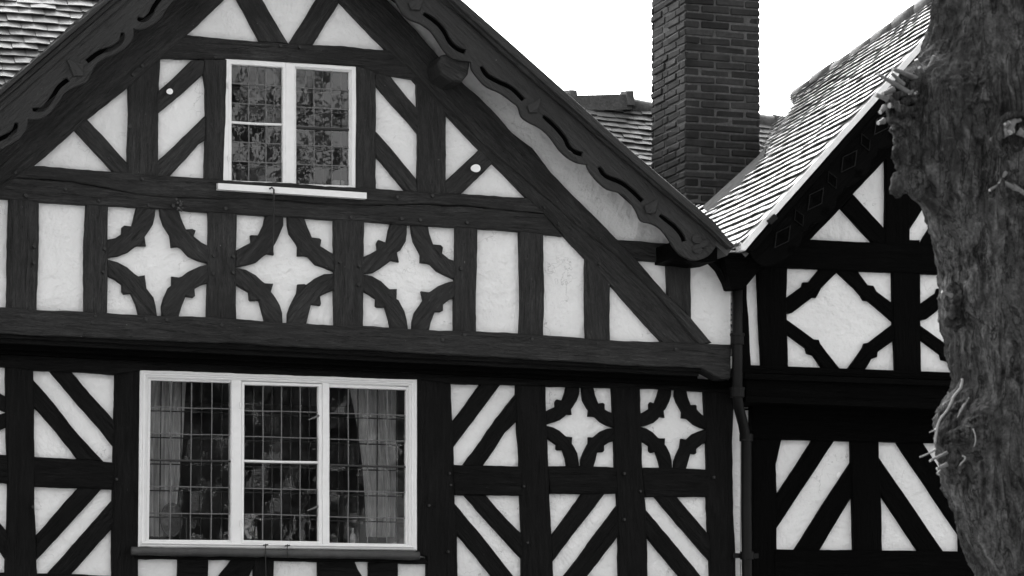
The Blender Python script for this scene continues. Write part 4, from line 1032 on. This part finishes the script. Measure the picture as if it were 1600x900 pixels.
shoot([(1470, 735), (1465, 739), (1467, 742)], 2.2, 2, .14)
# burr lumps: many small rounded knuckles grown together
def lumps(cx, cy, rx, ry, n, r0, r1, dyw, name='burr'):
    bm = bmesh.new()
    for k in range(n):
        th = random.random()*6.283; q = math.sqrt(random.random()); p = P(cx+rx*q*math.cos(th), cy+ry*q*math.sin(th), TY-dyw*(1-.6*q)-random.uniform(-.01, .02))
        r = random.uniform(r0, r1)*mpp
        mt = Matrix.Translation(p) @ Matrix.Rotation(random.random()*3, 4, Vector((random.random(), random.random(), random.random()+.1)).normalized()) @ Matrix.Diagonal((r*random.uniform(.7, 1.2), r*random.uniform(.8, 1.1), r*random.uniform(.9, 1.8), 1))
        bmesh.ops.create_icosphere(bm, subdivisions=3, radius=1, matrix=mt)
    for v in bm.verts:
        v.co += v.normal*(noise.fractal(v.co*38, 1, 2, 5)*.016)
    for f in bm.faces: f.smooth = True
    o = P(cx, cy, TY-dyw); bmesh.ops.translate(bm, verts=bm.verts, vec=-o); me = bpy.data.meshes.new(name); bm.to_mesh(me); bm.free()
    return link(name, me, M['bark'], tree, Matrix.Translation(o))
lumps(1426, 168, 36, 46, 110, 4, 11, .12); lumps(1436, 250, 26, 50, 30, 8, 20, .10); lumps(1499, 690, 24, 60, 90, 4, 11, .14); lumps(1592, 225, 26, 34, 50, 5, 11, .35); lumps(1592, 300, 26, 26, 36, 5, 11, .345); lumps(1496, 480, 14, 30, 20, 5, 11, .12)
# rolled callus lips round the old wounds
for cx_, cy_, rx_, ry_, a0, a1, th_ in ((1584, 218, 27, 30, 100, 290, 6), (1590, 205, 36, 26, 215, 300, 5), (1596, 296, 34, 30, 120, 260, 5), (1420, 150, 26, 22, 40, 170, 5)):
    pts = []
    for k in range(22):
        th = R(a0+(a1-a0)*k/21); dyw = .385 if cx_ > 1500 else .16
        pts.append(P(cx_+rx_*math.cos(th)*(1+.06*math.sin(k)), cy_+ry_*math.sin(th), TY-dyw+.05*abs(k-10)/10))
    mb = MB(); mb.tube(pts, [th_*mpp*(.45+.6*math.sin(math.pi*(k+.5)/22))*random.uniform(.9, 1.1) for k in range(22)], 12); mb.build('callus_lip', M['bark'], tree, True)
# pollard limbs above the picture
mb = MB(); top = P(1600, -1350, TY)
for k in range(9):
    th = k*.7; d = Vector((math.cos(th)*.6, math.sin(th)*.6, .8)).normalized(); p = top+Vector((0, 0, -.3)); pts = [p]; rd = [.12]
    for j in range(6): d = (d+Vector((random.gauss(0, .18), random.gauss(0, .18), .12))).normalized(); p = p+d*.45; pts.append(p); rd.append(.10*(1-j/7))
    mb.tube(pts, rd, 8)
mb.build('limb', M['bark'], tree, True)

# ================================================================== three blossom petals caught on the fronts
for px, py, y, rx, rz, an, lab in ((265, 143, -.056, 5, 4.3, .2, 'white petal stuck on the short diagonal brace left of the attic window'), (743, 263, -.056, 8, 6, .1, 'largest white petal, stuck on the diagonal brace right of the attic window'), (1310, 742, WRL-.002, 3.2, 5, -.5, 'white petal on the plaster stripe of the darker house')):
    c = P(px, py, y); mb = MB(); n = 24; a, b_ = rx*PX, rz*PX
    for f in (0, -.004):
        for k in range(n):
            th = 2*math.pi*k/n; u, v = a*math.cos(th), b_*math.sin(th)*(1+.12*math.cos(th)); mb.v.append(c+Vector((u*math.cos(an)-v*math.sin(an), f, u*math.sin(an)+v*math.cos(an))))
    mb.f = [list(range(n)), list(range(2*n-1, n-1, -1))]+[[i, (i+1) % n, n+(i+1) % n, n+i] for i in range(n)]; mb.t = [0]*len(mb.f)
    tag(mb.build('blossom_petal', M['petal']), lab, 'petal', 'petals blown onto the house fronts')

# ================================================================== across the street (seen only mirrored in the glass)
mb = MB(); ob = empty('brick_house', (14, -48, 0)); tag(ob, 'long brick house across the street, mirrored in the windows', 'house')
mb.box((16, -50, 4.6), (46, 8, 9.2)); mb.build('wall', M['brickwall'], ob)
mb = MB(); a = [Vector((-8, -45.4, 9.2)), Vector((40, -45.4, 9.2)), Vector((40, -50, 11.6)), Vector((-8, -50, 11.6))]; mb.hexa(a+[p-Vector((0, 0, .25)) for p in a])
a = [Vector((-8, -54.6, 9.2)), Vector((40, -54.6, 9.2)), Vector((40, -50, 11.6)), Vector((-8, -50, 11.6))]; mb.hexa(a+[p-Vector((0, 0, .25)) for p in a]); mb.build('roof', M['asphalt'], ob)
for k in range(9):
    for z in (2, 5.4):
        mb = MB(); mb.box((-3+k*4.8, -45.98, z), (1.2, .1, 1.6)); mb.build('window', M['white'], ob); 
def bare_tree(x, y, h, seed, lab):
    rnd = random.Random(seed); e = empty('bare_tree', (x, y, 0)); tag(e, lab, 'tree', 'bare street trees mirrored in the glass')
    mb = MB()
    def grow(p, d, ln, r, lev):
        pts = [p]; rd = [r]; n = 4
        for i in range(n):
            d = (d+Vector((rnd.gauss(0, .16), rnd.gauss(0, .16), rnd.gauss(.04, .1)))).normalized(); p = p+d*ln/n; pts.append(p); rd.append(r*(1-.38*(i+1)/n))
        mb.tube(pts, rd, 5 if lev > 1 else 9, False)
        if lev < 6:
            for k in range(3 if lev < 3 else rnd.choice((2, 3))):
                q = pts[rnd.randint(2, n)]; ax = Vector((rnd.gauss(0, 1), rnd.gauss(0, 1), rnd.gauss(.2, .6))).normalized()
                grow(q, (d*.75+ax*.75).normalized(), ln*rnd.uniform(.62, .84), r*.6, lev+1)
    grow(Vector((x, y, 0)), Vector((0, 0, 1)), h*.29, .40, 0); mb.build('trunk_and_branches', M['darkbranch'], e)
for i, (x, y, h, lab) in enumerate(((10.5, -33, 18, 'nearest bare tree across the street'), (14.5, -36, 20, 'tallest bare tree across the street'), (20, -34, 18, 'bare tree across the street at the far right'), (12.5, -42, 21, 'bare tree close in front of the brick house'))):
    bare_tree(x, y, h, 11+i, lab)
